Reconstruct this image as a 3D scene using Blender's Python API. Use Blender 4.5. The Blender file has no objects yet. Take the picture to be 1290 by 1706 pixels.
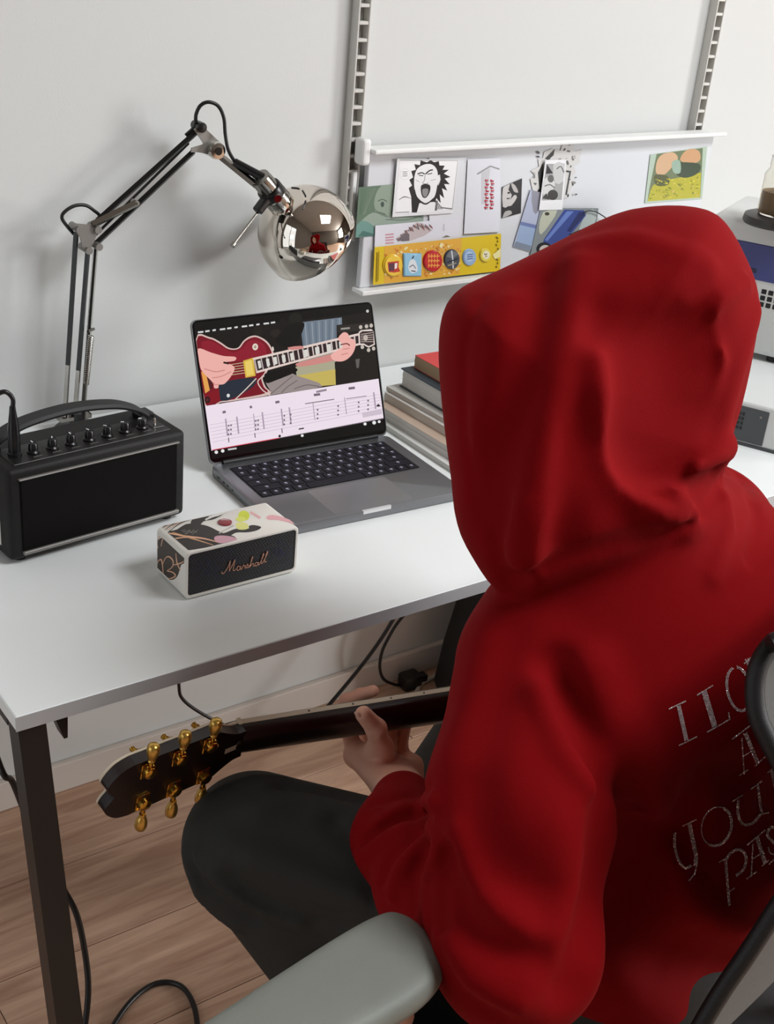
import bpy, bmesh, math, random
import numpy as np
from mathutils import Matrix, Vector
random.seed(7); RNG = np.random.default_rng(7)
scene = bpy.context.scene
COL = scene.collection

# ------------------------------------------------------------------ camera
F_PX = 2134.33
YAW, PITCH, ROLL = 0.6588, 0.4607, 0.0945
CAM = np.array([-0.8698, -1.8104, 1.5513])
_f = np.array([math.sin(YAW)*math.cos(PITCH), math.cos(YAW)*math.cos(PITCH), -math.sin(PITCH)])
_r = np.array([math.cos(YAW), -math.sin(YAW), 0.0]); _u = np.cross(_r, _f)
CR = math.cos(ROLL)*_r + math.sin(ROLL)*_u
CU = -math.sin(ROLL)*_r + math.cos(ROLL)*_u
CF = _f
cam = bpy.data.cameras.new('camera'); cam_o = bpy.data.objects.new('camera', cam); COL.objects.link(cam_o)
cam.sensor_fit = 'HORIZONTAL'; cam.sensor_width = 36; cam.lens = 36*F_PX/1290; cam.clip_start = .02
cam_o.matrix_world = Matrix(((CR[0], CU[0], -CF[0], CAM[0]), (CR[1], CU[1], -CF[1], CAM[1]),
                             (CR[2], CU[2], -CF[2], CAM[2]), (0, 0, 0, 1)))
scene.camera = cam_o

# ------------------------------------------------------------------ light
vs = scene.view_settings
vs.view_transform = 'Standard'; vs.look = 'None'; vs.gamma = 1; vs.use_curve_mapping = False
vs.exposure = 0.08
world = bpy.data.worlds.new('overcast_sky'); scene.world = world; world.use_nodes = True
_bg = world.node_tree.nodes['Background']; _bg.inputs[0].default_value = (.80, .88, 1.0, 1); _bg.inputs[1].default_value = .3

def area_light(name, loc, target, sx, sy, power, color):
    l = bpy.data.lights.new(name, 'AREA'); l.shape = 'RECTANGLE'; l.size = sx; l.size_y = sy
    l.energy = power; l.color = color
    o = bpy.data.objects.new(name, l); COL.objects.link(o); o.location = loc
    d = Vector(target) - Vector(loc); o.rotation_euler = d.to_track_quat('-Z', 'Y').to_euler()
    return o
# daylight entering by the windows and the skylight of the room
area_light('daylight_window_right', (6.715, -4.70, 2.05), (0, -4.70, 2.05), 2.14, 1.84, 430, (.985, .985, .98))
area_light('daylight_window_behind', (-1.23, -6.315, 1.615), (-1.23, 0, 1.615), 1.46, 1.40, 4, (.93, .97, 1.0))
area_light('daylight_skylight', (1.45, -2.50, 3.54), (1.45, -2.50, 0), 1.50, 1.50, 150, (.945, .975, 1.0))
area_light('daylight_glazed_door', (-2.115, -.86, 1.22), (0, -.86, 1.22), 1.34, 2.04, 9, (.94, .98, 1.0))

# ------------------------------------------------------------------ helpers
def srgb(c):
    c = [x/255 if max(c) > 1.0 else x for x in c[:3]]
    return tuple(x/12.92 if x <= .04045 else ((x+.055)/1.055)**2.4 for x in c)

def ray(x, y): return CF + CR*(x-645)/F_PX - CU*(y-853)/F_PX
def on_z(x, y, z): d = ray(x, y); return CAM + d*((z-CAM[2])/d[2])
def on_y(x, y, Y): d = ray(x, y); return CAM + d*((Y-CAM[1])/d[1])
def at_t(x, y, t): return CAM + ray(x, y)*t
def on_plane(x, y, o, n): d = ray(x, y); return CAM + d*(np.dot(np.asarray(o)-CAM, n)/np.dot(d, n))

MATS = {}
def mat(name, color, rough=.5, metal=0., spec=.5, bump=0., bump_scale=200., var=0., var_scale=8., sheen=0., coat=0., emit=0.):
    if name in MATS: return MATS[name]
    m = bpy.data.materials.new(name); m.use_nodes = True; nt = m.node_tree; b = nt.nodes['Principled BSDF']
    c = srgb(color)
    b.inputs['Base Color'].default_value = (*c, 1); b.inputs['Roughness'].default_value = rough
    b.inputs['Metallic'].default_value = metal; b.inputs['Specular IOR Level'].default_value = spec
    if sheen: b.inputs['Sheen Weight'].default_value = sheen; b.inputs['Sheen Roughness'].default_value = .5; b.inputs['Sheen Tint'].default_value = (*[min(1, x*1.6+.02) for x in c], 1)
    if coat: b.inputs['Coat Weight'].default_value = coat; b.inputs['Coat Roughness'].default_value = .1
    if emit: b.inputs['Emission Color'].default_value = (*c, 1); b.inputs['Emission Strength'].default_value = emit
    if var or bump:
        tc = nt.nodes.new('ShaderNodeTexCoord')
    if var:
        n = nt.nodes.new('ShaderNodeTexNoise'); n.inputs['Scale'].default_value = var_scale; n.inputs['Detail'].default_value = 5
        nt.links.new(tc.outputs['Object'], n.inputs['Vector'])
        mx = nt.nodes.new('ShaderNodeMix'); mx.data_type = 'RGBA'
        mx.inputs[6].default_value = (*[x*(1-var) for x in c], 1); mx.inputs[7].default_value = (*[min(1, x*(1+var)) for x in c], 1)
        nt.links.new(n.outputs['Fac'], mx.inputs[0]); nt.links.new(mx.outputs[2], b.inputs['Base Color'])
    if bump:
        n = nt.nodes.new('ShaderNodeTexNoise'); n.inputs['Scale'].default_value = bump_scale; n.inputs['Detail'].default_value = 3
        nt.links.new(tc.outputs['Object'], n.inputs['Vector'])
        bp = nt.nodes.new('ShaderNodeBump'); bp.inputs['Strength'].default_value = bump; bp.inputs['Distance'].default_value = .001
        nt.links.new(n.outputs['Fac'], bp.inputs['Height']); nt.links.new(bp.outputs['Normal'], b.inputs['Normal'])
    MATS[name] = m
    return m

def print_mat(name, rough=.45, emit=0., coat=0.):
    """flat print: colours of the printed shapes come from the mesh's face colours"""
    if name in MATS: return MATS[name]
    m = bpy.data.materials.new(name); m.use_nodes = True; nt = m.node_tree; b = nt.nodes['Principled BSDF']
    a = nt.nodes.new('ShaderNodeAttribute'); a.attribute_name = 'ink'
    b.inputs['Roughness'].default_value = rough; b.inputs['Coat Weight'].default_value = coat
    if emit:
        b.inputs['Base Color'].default_value = (.005, .005, .005, 1); b.inputs['Roughness'].default_value = .15
        nt.links.new(a.outputs['Color'], b.inputs['Emission Color']); b.inputs['Emission Strength'].default_value = emit
    else:
        nt.links.new(a.outputs['Color'], b.inputs['Base Color'])
    MATS[name] = m
    return m

class G:
    """collects geometry for ONE mesh object"""
    def __init__(s): s.v = []; s.f = []; s.c = []; s.mi = []; s.cur = 0; s.col = None
    def add(s, v, f):
        n = len(s.v); s.v += [tuple(float(q) for q in p) for p in v]
        for q in f: s.f.append(tuple(i+n for i in q)); s.mi.append(s.cur); s.c.append(s.col)
        return s
    def box(s, lo, hi, bev=0, seg=2, M=None):
        bm = bmesh.new(); bmesh.ops.create_cube(bm, size=1)
        lo = Vector(lo); hi = Vector(hi); c = (lo+hi)/2; d = hi-lo
        for v in bm.verts: v.co = Vector((v.co.x*d.x+c.x, v.co.y*d.y+c.y, v.co.z*d.z+c.z))
        if bev: bmesh.ops.bevel(bm, geom=bm.edges[:], offset=bev, segments=seg, profile=.5, affect='EDGES')
        if M is not None: bm.transform(M)
        bm.verts.index_update()
        s.add([v.co for v in bm.verts], [[v.index for v in f.verts] for f in bm.faces]); bm.free(); return s
    def slab(s, lo, hi, rv, bev=0, nseg=6, M=None):
        """box with vertical edges rounded by rv and top/bottom edges softened by bev"""
        x0, y0, z0 = lo; x1, y1, z1 = hi; P = []
        for cx, cy, a0 in ((x1-rv, y1-rv, 0), (x0+rv, y1-rv, 90), (x0+rv, y0+rv, 180), (x1-rv, y0+rv, 270)):
            for k in range(nseg+1):
                a = math.radians(a0+90*k/nseg); P.append((cx, cy, math.cos(a), math.sin(a)))
        rings = []
        prof = [(0, z0+bev), (0, z1-bev)] if not bev else [(-bev, z0), (-bev*.3, z0+bev*.3), (0, z0+bev), (0, z1-bev), (-bev*.3, z1-bev*.3), (-bev, z1)]
        for off, z in prof: rings.append([(cx+ca*(rv+off), cy+sa*(rv+off), z) for cx, cy, ca, sa in P])
        n = len(P); v = [p for r_ in rings for p in r_]; f = []
        for k in range(len(rings)-1):
            for i in range(n): j = (i+1) % n; f.append((k*n+i, k*n+j, (k+1)*n+j, (k+1)*n+i))
        f.append(tuple(range(n-1, -1, -1))); f.append(tuple((len(rings)-1)*n+i for i in range(n)))
        if M is not None: v = [M @ Vector(p) for p in v]
        return s.add(v, f)
    def tube(s, pts, r, n=8, closed=False, sx=1., up=None):
        pts = [Vector([float(q) for q in p]) for p in pts]; m = len(pts)
        rr = r if hasattr(r, '__len__') else [r]*m
        T = []
        for i in range(m):
            a = pts[(i-1) % m] if (closed or i > 0) else pts[i]; b = pts[(i+1) % m] if (closed or i < m-1) else pts[i]
            T.append((b-a).normalized())
        nrm = Vector(up) if up is not None else (Vector((0, 0, 1)) if abs(T[0].z) < .9 else Vector((1, 0, 0)))
        v = []
        for i in range(m):
            nrm = (nrm - T[i]*nrm.dot(T[i])).normalized(); bn = T[i].cross(nrm)
            for k in range(n):
                a = 2*math.pi*k/n; v.append(pts[i] + (nrm*math.cos(a)*sx + bn*math.sin(a))*rr[i])
        f = []
        for i in range(m if closed else m-1):
            for k in range(n):
                j = (i+1) % m; l = (k+1) % n; f.append((i*n+k, i*n+l, j*n+l, j*n+k))
        if not closed: f.append(tuple(range(n-1, -1, -1))); f.append(tuple((m-1)*n+k for k in range(n)))
        return s.add(v, f)
    def cyl(s, p0, p1, r0, r1=None, n=20): return s.tube([p0, p1], [r0, r0 if r1 is None else r1], n)
    def lathe(s, prof, n=32, o=(0, 0, 0), ax=(0, 0, 1), cap=False):
        ax = Vector(ax).normalized(); t = Vector((1, 0, 0)) if abs(ax.x) < .8 else Vector((0, 1, 0))
        e1 = (t-ax*t.dot(ax)).normalized(); e2 = ax.cross(e1); o = Vector(o); v = []; f = []
        for r_, h in prof:
            for k in range(n):
                a = 2*math.pi*k/n; v.append(o+ax*h+(e1*math.cos(a)+e2*math.sin(a))*r_)
        for i in range(len(prof)-1):
            for k in range(n): l = (k+1) % n; f.append((i*n+k, i*n+l, (i+1)*n+l, (i+1)*n+k))
        if cap: f.append(tuple(range(n-1, -1, -1))); f.append(tuple((len(prof)-1)*n+k for k in range(n)))
        return s.add(v, f)
    def prism(s, poly, o, ex, ey, en, h):
        o, ex, ey, en = [Vector(q) for q in (o, ex, ey, en)]; n = len(poly)
        v = [o+ex*a+ey*b for a, b in poly] + [o+ex*a+ey*b+en*h for a, b in poly]
        f = [tuple(range(n-1, -1, -1)), tuple(range(n, 2*n))] + [(i, (i+1) % n, n+(i+1) % n, n+i) for i in range(n)]
        return s.add(v, f)
    def build(s, name, m, parent=None, smooth=None, loc=None):
        me = bpy.data.meshes.new(name); me.from_pydata(s.v, [], s.f); me.validate()
        for q in (m if isinstance(m, (list, tuple)) else [m]): me.materials.append(q)
        if isinstance(m, (list, tuple)) and len(s.mi) == len(me.polygons): me.polygons.foreach_set('material_index', s.mi)
        if any(c is not None for c in s.c) and len(s.c) == len(me.polygons):
            at = me.color_attributes.new('ink', 'FLOAT_COLOR', 'CORNER'); buf = []
            for p, c in zip(me.polygons, s.c): buf += list((*(c or (1, 1, 1)), 1.0))*p.loop_total
            at.data.foreach_set('color', buf)
        if smooth:
            me.polygons.foreach_set('use_smooth', [True]*len(me.polygons)); me.set_sharp_from_angle(angle=math.radians(smooth))
        me.update()
        o = bpy.data.objects.new(name, me); COL.objects.link(o)
        if parent is not None: o.parent = parent
        if loc is not None: o.location = loc
        return o

def empty(name, loc, rz=0.):
    o = bpy.data.objects.new(name, None); COL.objects.link(o); o.empty_display_size = .05
    o.location = [float(q) for q in loc]; o.rotation_euler = (0, 0, rz); return o
def tag(o, label, cat, group=None, kind=None):
    o['label'] = label; o['category'] = cat
    if group: o['group'] = group
    if kind: o['kind'] = kind
    return o
def struct(o): o['kind'] = 'structure'; return o
def copy_part(o, parent, loc=None, rot=None):
    c = o.copy(); COL.objects.link(c); c.parent = parent
    if loc is not None: c.location = [float(q) for q in loc]
    if rot is not None: c.rotation_euler = rot
    return c

def catmull(P, n=10, closed=False):
    P = [np.asarray(p, float) for p in P]; m = len(P); out = []
    rng = range(m) if closed else range(m-1)
    for i in rng:
        p1 = P[i]; p2 = P[(i+1) % m]
        p0 = P[(i-1) % m] if (closed or i > 0) else 2*p1-p2
        p3 = P[(i+2) % m] if (closed or i < m-2) else 2*p2-p1
        for k in range(n):
            t = k/n; out.append(.5*((2*p1)+(-p0+p2)*t+(2*p0-5*p1+4*p2-p3)*t*t+(-p0+3*p1-3*p2+p3)*t**3))
    if not closed: out.append(P[-1])
    return out

def homog(src, dst):
    A = []
    for (x, y), (X, Y) in zip(src, dst):
        A.append([x, y, 1, 0, 0, 0, -X*x, -X*y, -X]); A.append([0, 0, 0, x, y, 1, -Y*x, -Y*y, -Y])
    H = np.linalg.svd(np.array(A, float))[2][-1].reshape(3, 3)
    def fn(x, y): q = H @ np.array([x, y, 1.0]); return q[:2]/q[2]
    return fn

def clip_convex(pts, C):
    """trim a printed shape to the convex outline of its sheet"""
    pts = [np.asarray(p, float) for p in pts]
    if C is None: return pts
    C = [np.asarray(c, float) for c in C]; m = np.mean(C, 0)
    for i in range(len(C)):
        a, b = C[i], C[(i+1) % len(C)]; nn = np.array([-(b-a)[1], (b-a)[0]])
        if np.dot(nn, m-a) < 0: nn = -nn
        out = []
        for k in range(len(pts)):
            p, q = pts[k], pts[(k+1) % len(pts)]; dp, dq = np.dot(nn, p-a), np.dot(nn, q-a)
            if dp >= 0: out.append(p)
            if (dp >= 0) != (dq >= 0): out.append(p+(q-p)*dp/(dp-dq))
        pts = out
        if len(pts) < 3: return []
    return pts

class Ink(G):
    """flat printed shapes: 2-D map -> 3-D surface point, each later shape lies a hair above the former"""
    def __init__(s, to3, n, step=.000006, base=.00012, clip=None): super().__init__(); s.to3 = to3; s.clip = clip; s.n = np.asarray(n, float); s.h = base; s.step = step
    def P(s, pts): return [np.asarray(s.to3(*p), float)+s.n*s.h for p in pts]
    def poly(s, pts, c, sm=0):
        if sm: pts = catmull([np.array(p) for p in pts], sm, True)
        pts = clip_convex(pts, s.clip)
        if len(pts) < 3: return s
        s.col = srgb(c); v = s.P(pts)
        from mathutils.geometry import tessellate_polygon
        tri = tessellate_polygon([[Vector((float(p[0]), float(p[1]), 0)) for p in pts]])
        # orient
        f = []
        for t in tri:
            a, b, d = [v[i] for i in t]
            f.append(tuple(t) if np.dot(np.cross(b-a, d-a), s.n) > 0 else tuple(reversed(t)))
        s.add(v, f); s.h += s.step; return s
    def line(s, pts, w, c, sm=0):
        pts = [np.array(p, float) for p in pts]
        if sm: pts = catmull(pts, sm)
        ws = w if hasattr(w, '__len__') else None
        L = []; R = []
        for i, p in enumerate(pts):
            d = pts[min(i+1, len(pts)-1)]-pts[max(i-1, 0)]; d = d/(np.linalg.norm(d)+1e-9); nn = np.array([-d[1], d[0]])
            ww = w if ws is None else np.interp(i/(len(pts)-1), np.linspace(0, 1, len(ws)), ws)
            L.append(p+nn*ww/2); R.append(p-nn*ww/2)
        s.col = srgb(c); n = len(L)
        for i in range(n-1):
            q = clip_convex([L[i], L[i+1], R[i+1], R[i]], s.clip)
            if len(q) < 3: continue
            v = s.P(q); f = tuple(range(len(v)))
            s.add(v, [f if np.dot(np.cross(v[1]-v[0], v[2]-v[0]), s.n) > 0 else tuple(reversed(f))])
        s.h += s.step; return s
    def ell(s, cx, cy, rx, ry, c, n=24, rot=0):
        ca, sa = math.cos(rot), math.sin(rot)
        return s.poly([(cx+rx*math.cos(a)*ca-ry*math.sin(a)*sa, cy+rx*math.cos(a)*sa+ry*math.sin(a)*ca) for a in np.linspace(0, 2*math.pi, n, endpoint=False)], c)
# ------------------------------------------------------------------ the room
D = .73            # desk height
X0, X1, Y0, H = -2.0, 6.6, -6.2, 3.4
M_wall = mat('wall_paint', (212, 213, 211), .85, bump=.12, bump_scale=350)
M_white = mat('white_trim', (232, 232, 230), .45)
M_ceil = mat('ceiling_paint', (156, 153, 148), .9)
M_base = mat('baseboard_paint', (212, 204, 196), .5)
M_darkframe = mat('window_frame_dark', (38, 36, 34), .4)

def wood_mat():
    m = bpy.data.materials.new('oak_laminate'); m.use_nodes = True; nt = m.node_tree; b = nt.nodes['Principled BSDF']
    geo = nt.nodes.new('ShaderNodeNewGeometry'); mp = nt.nodes.new('ShaderNodeMapping'); mp.inputs['Scale'].default_value = (1.6, 16, 16)
    oi = nt.nodes.new('ShaderNodeObjectInfo'); ad = nt.nodes.new('ShaderNodeVectorMath'); ad.operation = 'ADD'
    sc = nt.nodes.new('ShaderNodeVectorMath'); sc.operation = 'SCALE'; sc.inputs['Scale'].default_value = 13
    cmb = nt.nodes.new('ShaderNodeCombineXYZ')
    nt.links.new(oi.outputs['Random'], cmb.inputs[0]); nt.links.new(oi.outputs['Random'], cmb.inputs[1]); nt.links.new(cmb.outputs[0], sc.inputs[0])
    nt.links.new(geo.outputs['Position'], ad.inputs[0]); nt.links.new(sc.outputs[0], ad.inputs[1]); nt.links.new(ad.outputs[0], mp.inputs[0])
    n1 = nt.nodes.new('ShaderNodeTexNoise'); n1.inputs['Scale'].default_value = 2.2; n1.inputs['Detail'].default_value = 8; n1.inputs['Distortion'].default_value = 1.2
    nt.links.new(mp.outputs[0], n1.inputs['Vector'])
    n2 = nt.nodes.new('ShaderNodeTexNoise'); n2.inputs['Scale'].default_value = 1.5; nt.links.new(ad.outputs[0], n2.inputs['Vector'])
    cr = nt.nodes.new('ShaderNodeValToRGB'); e = cr.color_ramp.elements
    e[0].position = .3; e[0].color = (*srgb((168, 130, 106)), 1); e[1].position = .72; e[1].color = (*srgb((216, 180, 154)), 1)
    nt.links.new(n1.outputs['Fac'], cr.inputs[0])
    hs = nt.nodes.new('ShaderNodeHueSaturation'); mr = nt.nodes.new('ShaderNodeMapRange'); mr.inputs[3].default_value = .86; mr.inputs[4].default_value = 1.1
    nt.links.new(n2.outputs['Fac'], mr.inputs[0]); nt.links.new(mr.outputs[0], hs.inputs['Value']); nt.links.new(cr.outputs[0], hs.inputs['Color'])
    nt.links.new(hs.outputs[0], b.inputs['Base Color']); b.inputs['Roughness'].default_value = .42
    bp = nt.nodes.new('ShaderNodeBump'); bp.inputs['Strength'].default_value = .08; bp.inputs['Distance'].default_value = .002
    nt.links.new(n1.outputs['Fac'], bp.inputs['Height']); nt.links.new(bp.outputs[0], b.inputs['Normal'])
    return m
M_wood = wood_mat(); M_joint = mat('floor_joint', (70, 52, 42), .8)

fl = struct(G().box((X0-.1, Y0-.1, -.06), (X1+.1, .1, -.0085)).build('floor', M_joint))
row = 0; y = -.004
while y > Y0:
    y2 = max(y-.19, Y0)
    x = X0 - (row*.47 % 1.25)
    while x < X1:
        xa, xb = max(x, X0), min(x+1.25, X1)
        if xb-xa > .03:
            G().box((xa+.0006, y2+.0006, -.0084), (xb-.0006, y-.0006, 0), .0012, 1).build('plank', M_wood, fl)
        x += 1.25
    y = y2; row += 1

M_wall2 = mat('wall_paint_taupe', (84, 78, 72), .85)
def wall_open(name, axis, pos, thick, a0, a1, oa0, oa1, oz0, oz1):
    """wall perpendicular to axis with a rectangular opening"""
    g = G(); lo, hi = min(pos, pos+thick), max(pos, pos+thick)
    for (p0, p1, z0, z1) in ((a0, oa0, 0, H), (oa1, a1, 0, H), (oa0, oa1, 0, oz0), (oa0, oa1, oz1, H)):
        if axis == 'x': g.box((lo, p0, z0), (hi, p1, z1))
        else: g.box((p0, lo, z0), (p1, hi, z1))
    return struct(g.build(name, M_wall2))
struct(G().box((X0-.1, 0, -.06), (X1+.14, .1, H)).build('wall_back', M_wall))

WR = (-5.80, -3.60, 1.10, 3.00); WF = (-2.0+.02, -.48, .9, 2.33)
WL = (-1.56, -.16, .18, 2.26)
wall_open('wall_left', 'x', X0, -.14, Y0, 0, *WL)
wall_open('wall_right', 'x', X1, .14, Y0, 0, *WR)
wall_open('wall_front', 'y', Y0, -.14, X0-.1, X1+.14, *WF)
SK = (.65, 2.25, -3.30, -1.70)     # skylight opening
cg = G()
for x0_, x1_, y0_, y1_ in ((X0-.1, SK[0], Y0-.14, .1), (SK[1], X1+.14, Y0-.14, .1), (SK[0], SK[1], Y0-.14, SK[2]), (SK[0], SK[1], SK[3], .1)): cg.box((x0_, y0_, H), (x1_, y1_, H+.12))
struct(cg.build('ceiling', M_ceil))
struct(G().box((X0+.001, -.014, .0), (X1-.001, -.0005, .062), .003, 2).build('baseboard_back', M_base))

def pane_mat():
    m = bpy.data.materials.new('window_glass'); m.use_nodes = True; nt = m.node_tree; nt.nodes.remove(nt.nodes['Principled BSDF'])
    out = nt.nodes['Material Output']; mx = nt.nodes.new('ShaderNodeMixShader'); tr = nt.nodes.new('ShaderNodeBsdfTransparent'); gl = nt.nodes.new('ShaderNodeBsdfGlossy')
    gl.inputs['Roughness'].default_value = .02; mx.inputs[0].default_value = .06
    nt.links.new(tr.outputs[0], mx.inputs[1]); nt.links.new(gl.outputs[0], mx.inputs[2]); nt.links.new(mx.outputs[0], out.inputs[0]); return m
M_pane = pane_mat()
def window(name, axis, pos, a0, a1, z0, z1, s, nm):
    w = struct(empty(name, (pos, (a0+a1)/2, z0) if axis == 'x' else ((a0+a1)/2, pos, z0)))
    hw = (a1-a0)/2; hz = z1-z0
    def bx(g, p0, p1, q0, q1, d0, d1):
        if axis == 'x': g.box((min(d0*s, d1*s), p0, q0), (max(d0*s, d1*s), p1, q1), .004, 1)
        else: g.box((p0, min(d0*s, d1*s), q0), (p1, max(d0*s, d1*s), q1), .004, 1)
        return g
    g = G()
    bx(g, -hw, hw, 0, .05, .03, .09); bx(g, -hw, hw, hz-.05, hz, .03, .09); bx(g, -hw, -hw+.05, .05, hz-.05, .03, .09); bx(g, hw-.05, hw, .05, hz-.05, .03, .09)
    g.build('window_frame', M_darkframe, w)
    for k in range(1, nm): a = -hw+2*hw*k/nm; bx(G(), a-.022, a+.022, .05, hz-.05, .035, .085).build('mullion', M_darkframe, w)
    for k in range(nm):
        a = -hw+2*hw*k/nm+.024; b = -hw+2*hw*(k+1)/nm-.024
        bx(G(), a, b, .05, hz-.05, .058, .062).build('pane', M_pane, w)
    bx(G(), -hw, hw, -.03, 0, -.12, .06).build('window_sill', M_white, w)
window('window_1', 'x', X1, *WR, 1, 3)
window('window_2', 'y', Y0, *WF, -1, 3)
window('window_4', 'x', X0, *WL, -1, 2)

sw = struct(empty('window_3', ((SK[0]+SK[1])/2, (SK[2]+SK[3])/2, H)))
hx, hy = (SK[1]-SK[0])/2, (SK[3]-SK[2])/2
sg = G()
for lo_, hi_ in (((-hx, -hy, .03), (-hx+.045, hy, .09)), ((hx-.045, -hy, .03), (hx, hy, .09)), ((-hx+.045, -hy, .03), (hx-.045, -hy+.045, .09)), ((-hx+.045, hy-.045, .03), (hx-.045, hy, .09))): sg.box(lo_, hi_, .003, 1)
sg.build('window_frame', M_white, sw)
G().box((-hx+.045, -hy+.045, .058), (hx-.045, hy-.045, .062)).build('pane', M_pane, sw)

# ------------------------------------------------------------------ desk
M_desk = mat('white_laminate', (233, 236, 235), .32, var=.015, var_scale=3)
M_edge = mat('desk_edge_band', (182, 184, 186), .45)
M_black = mat('black_metal', (20, 18, 17), .38)
DX, DY = -.4926, -.7236
desk = tag(empty('desk', (DX, DY, 0)), 'long white desk with black splayed legs along the wall', 'desk')
desk_len = 2.25; dd = -DY-.004
G().box((0, 0, D-.019), (desk_len, dd, D), .0012, 1).build('tabletop', M_desk, desk)
G().box((-.0005, -.0006, D-.0185), (desk_len, .0002, D-.0006)).build('edge_band', M_edge, desk)
def desk_leg(x, ytop, ybot):
    g = G(); w = .0155
    a = Vector((x, ytop, D-.0195)); b = Vector((x, ybot, 0))
    v = []
    for p in (a, b): v += [(p.x-w, p.y-w, p.z), (p.x+w, p.y-w, p.z), (p.x+w, p.y+w, p.z), (p.x-w, p.y+w, p.z)]
    g.add(v, [(0, 1, 2, 3), (7, 6, 5, 4), (0, 4, 5, 1), (1, 5, 6, 2), (2, 6, 7, 3), (3, 7, 4, 0)])
    return g.build('leg', M_black, desk)
for x in (.020, 2.2):
    desk_leg(x, .024, -.125); desk_leg(x, dd-.04, dd+.0-.022)
    G().box((x-.012, .05, D-.045), (x+.012, dd-.06, D-.0195)).build('leg_rail', M_black, desk)
# small hanging bracket beside the front leg
bp_ = [on_y(px, py, -.66)-np.array([DX, DY, 0]) for px, py in ((87, 1186), (113, 1184), (113, 1229), (107, 1231))]
g = G(); v = [(p[0], p[1], min(p[2], D-.0195)) for p in bp_]; v += [(p[0], p[1]+.02, p[2]) for p in v]
g.add(v, [(0, 1, 2, 3), (7, 6, 5, 4), (0, 4, 5, 1), (1, 5, 6, 2), (2, 6, 7, 3), (3, 7, 4, 0)]); g.build('bracket', M_black, desk)

# ------------------------------------------------------------------ slotted wall rails
M_rail = mat('rail_white_steel', (206, 204, 198), .4); M_slot = mat('rail_slot_grey', (158, 156, 150), .6)
def wall_rail(x, z0, z1, label):
    t = tag(empty('wall_rail', (x, 0, z0)), label, 'wall rail', 'slotted shelf rails on the wall'); h = z1-z0
    G().box((-.011, -.004, 0), (.011, 0, h)).build('back_plate', M_slot, t)
    G().box((-.0125, -.020, 0), (-.009, -.0, h), .0008, 1).build('flange', M_rail, t)
    G().box((.009, -.020, 0), (.0125, -.0, h), .0008, 1).build('flange', M_rail, t)
    r0 = None; z = .014
    while z < h-.01:
        if r0 is None: r0 = G().box((-.009, -.019, -.0028), (.009, -.008, .0028), .0008, 1).build('rung', M_rail, t, loc=(0, 0, z))
        else: copy_part(r0, t, (0, 0, z))
        z += .0262
RX = (on_y(597, 120, -.012)[0], on_y(1179, 110, -.012)[0])
wall_rail(RX[0], .98, 2.2, 'slotted white wall rail above the left end of the card panel')
wall_rail(RX[1], .98, 2.2, 'slotted white wall rail above the right end of the card panel')

# ------------------------------------------------------------------ card panel hung on the rails
BY = -.036   # front face of the panel
M_panel = mat('panel_white', (212, 214, 218), .4)
px0, px1 = .396, 1.252; pz0, pz1 = .900, 1.138
pan = tag(empty('wall_panel', (px0, BY, pz0)), 'white metal magnet panel with lips holding cards and photos on the wall', 'wall panel')
G().box((0, 0, 0), (px1-px0, .012, pz1-pz0), .0015, 1).build('panel_sheet', M_panel, pan)
G().box((-.004, -.022, pz1-pz0-.004), (px1-px0+.012, .014, pz1-pz0+.004), .0025, 2).build('upper_lip', M_white, pan)
G().box((-.006, -.020, -.008), (px1-px0+.004, .014, -.0005), .0012, 1).build('lower_lip', M_white, pan)
for x in (RX[0]-px0, RX[1]-px0):
    G().box((x-.004, .010, .12), (x+.004, .036, .20), .001, 1).build('hook_bracket', M_white, pan)
G().box((-.022, -.012, pz1-pz0-.024), (-.0045, .016, pz1-pz0+.02), .006, 3).build('end_bracket', M_white, pan)
# ------------------------------------------------------------------ cards and photos on the panel
M_print = print_mat('printed_paper'); M_gloss = print_mat('printed_gloss', .2)
M_paper = mat('paper_white', (226, 227, 230), .6)
def crop(x0, y0, s): return lambda x, y: (x0+x/s, y0+y/s)
CA = crop(590, 240, 4.778); CB = crop(830, 230, 3.486)
NY = np.array([0, -1., 0])
def card(name, label, cat, cr, corners, y, base=(226, 227, 230), gloss=False, group=None, thick=.0007):
    P = [on_y(*cr(*c), y) for c in corners]; o = (P[0]+P[2])/2
    e = empty(name, (o[0], y, o[2])); tag(e, label, cat, group)
    g = G(); v = [p-o for p in P]; n = len(v); g.add([(*p[:1], 0, p[2]) for p in v]+[(p[0], thick, p[2]) for p in v],
        [tuple(range(n)) if np.cross(v[1]-v[0], v[2]-v[0])[1] < 0 else tuple(reversed(range(n))), tuple(reversed(range(n, 2*n)))]+[(i, n+i, n+(i+1) % n, (i+1) % n) for i in range(n)])
    g.col = srgb(base); g.c = [g.col]*len(g.f)
    g.build('sheet', M_gloss if gloss else M_print, e)
    ink = Ink(lambda x, yy: on_y(*cr(x, yy), y)-np.array([o[0], y, o[2]]), NY, clip=(corners if len(corners) == 4 else None)); ink.e = e; ink.gl = gloss
    return ink
def done(ink, name='print'): return ink.build(name, M_gloss if ink.gl else M_print, ink.e)
CG = 'cards on the wall panel'
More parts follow.
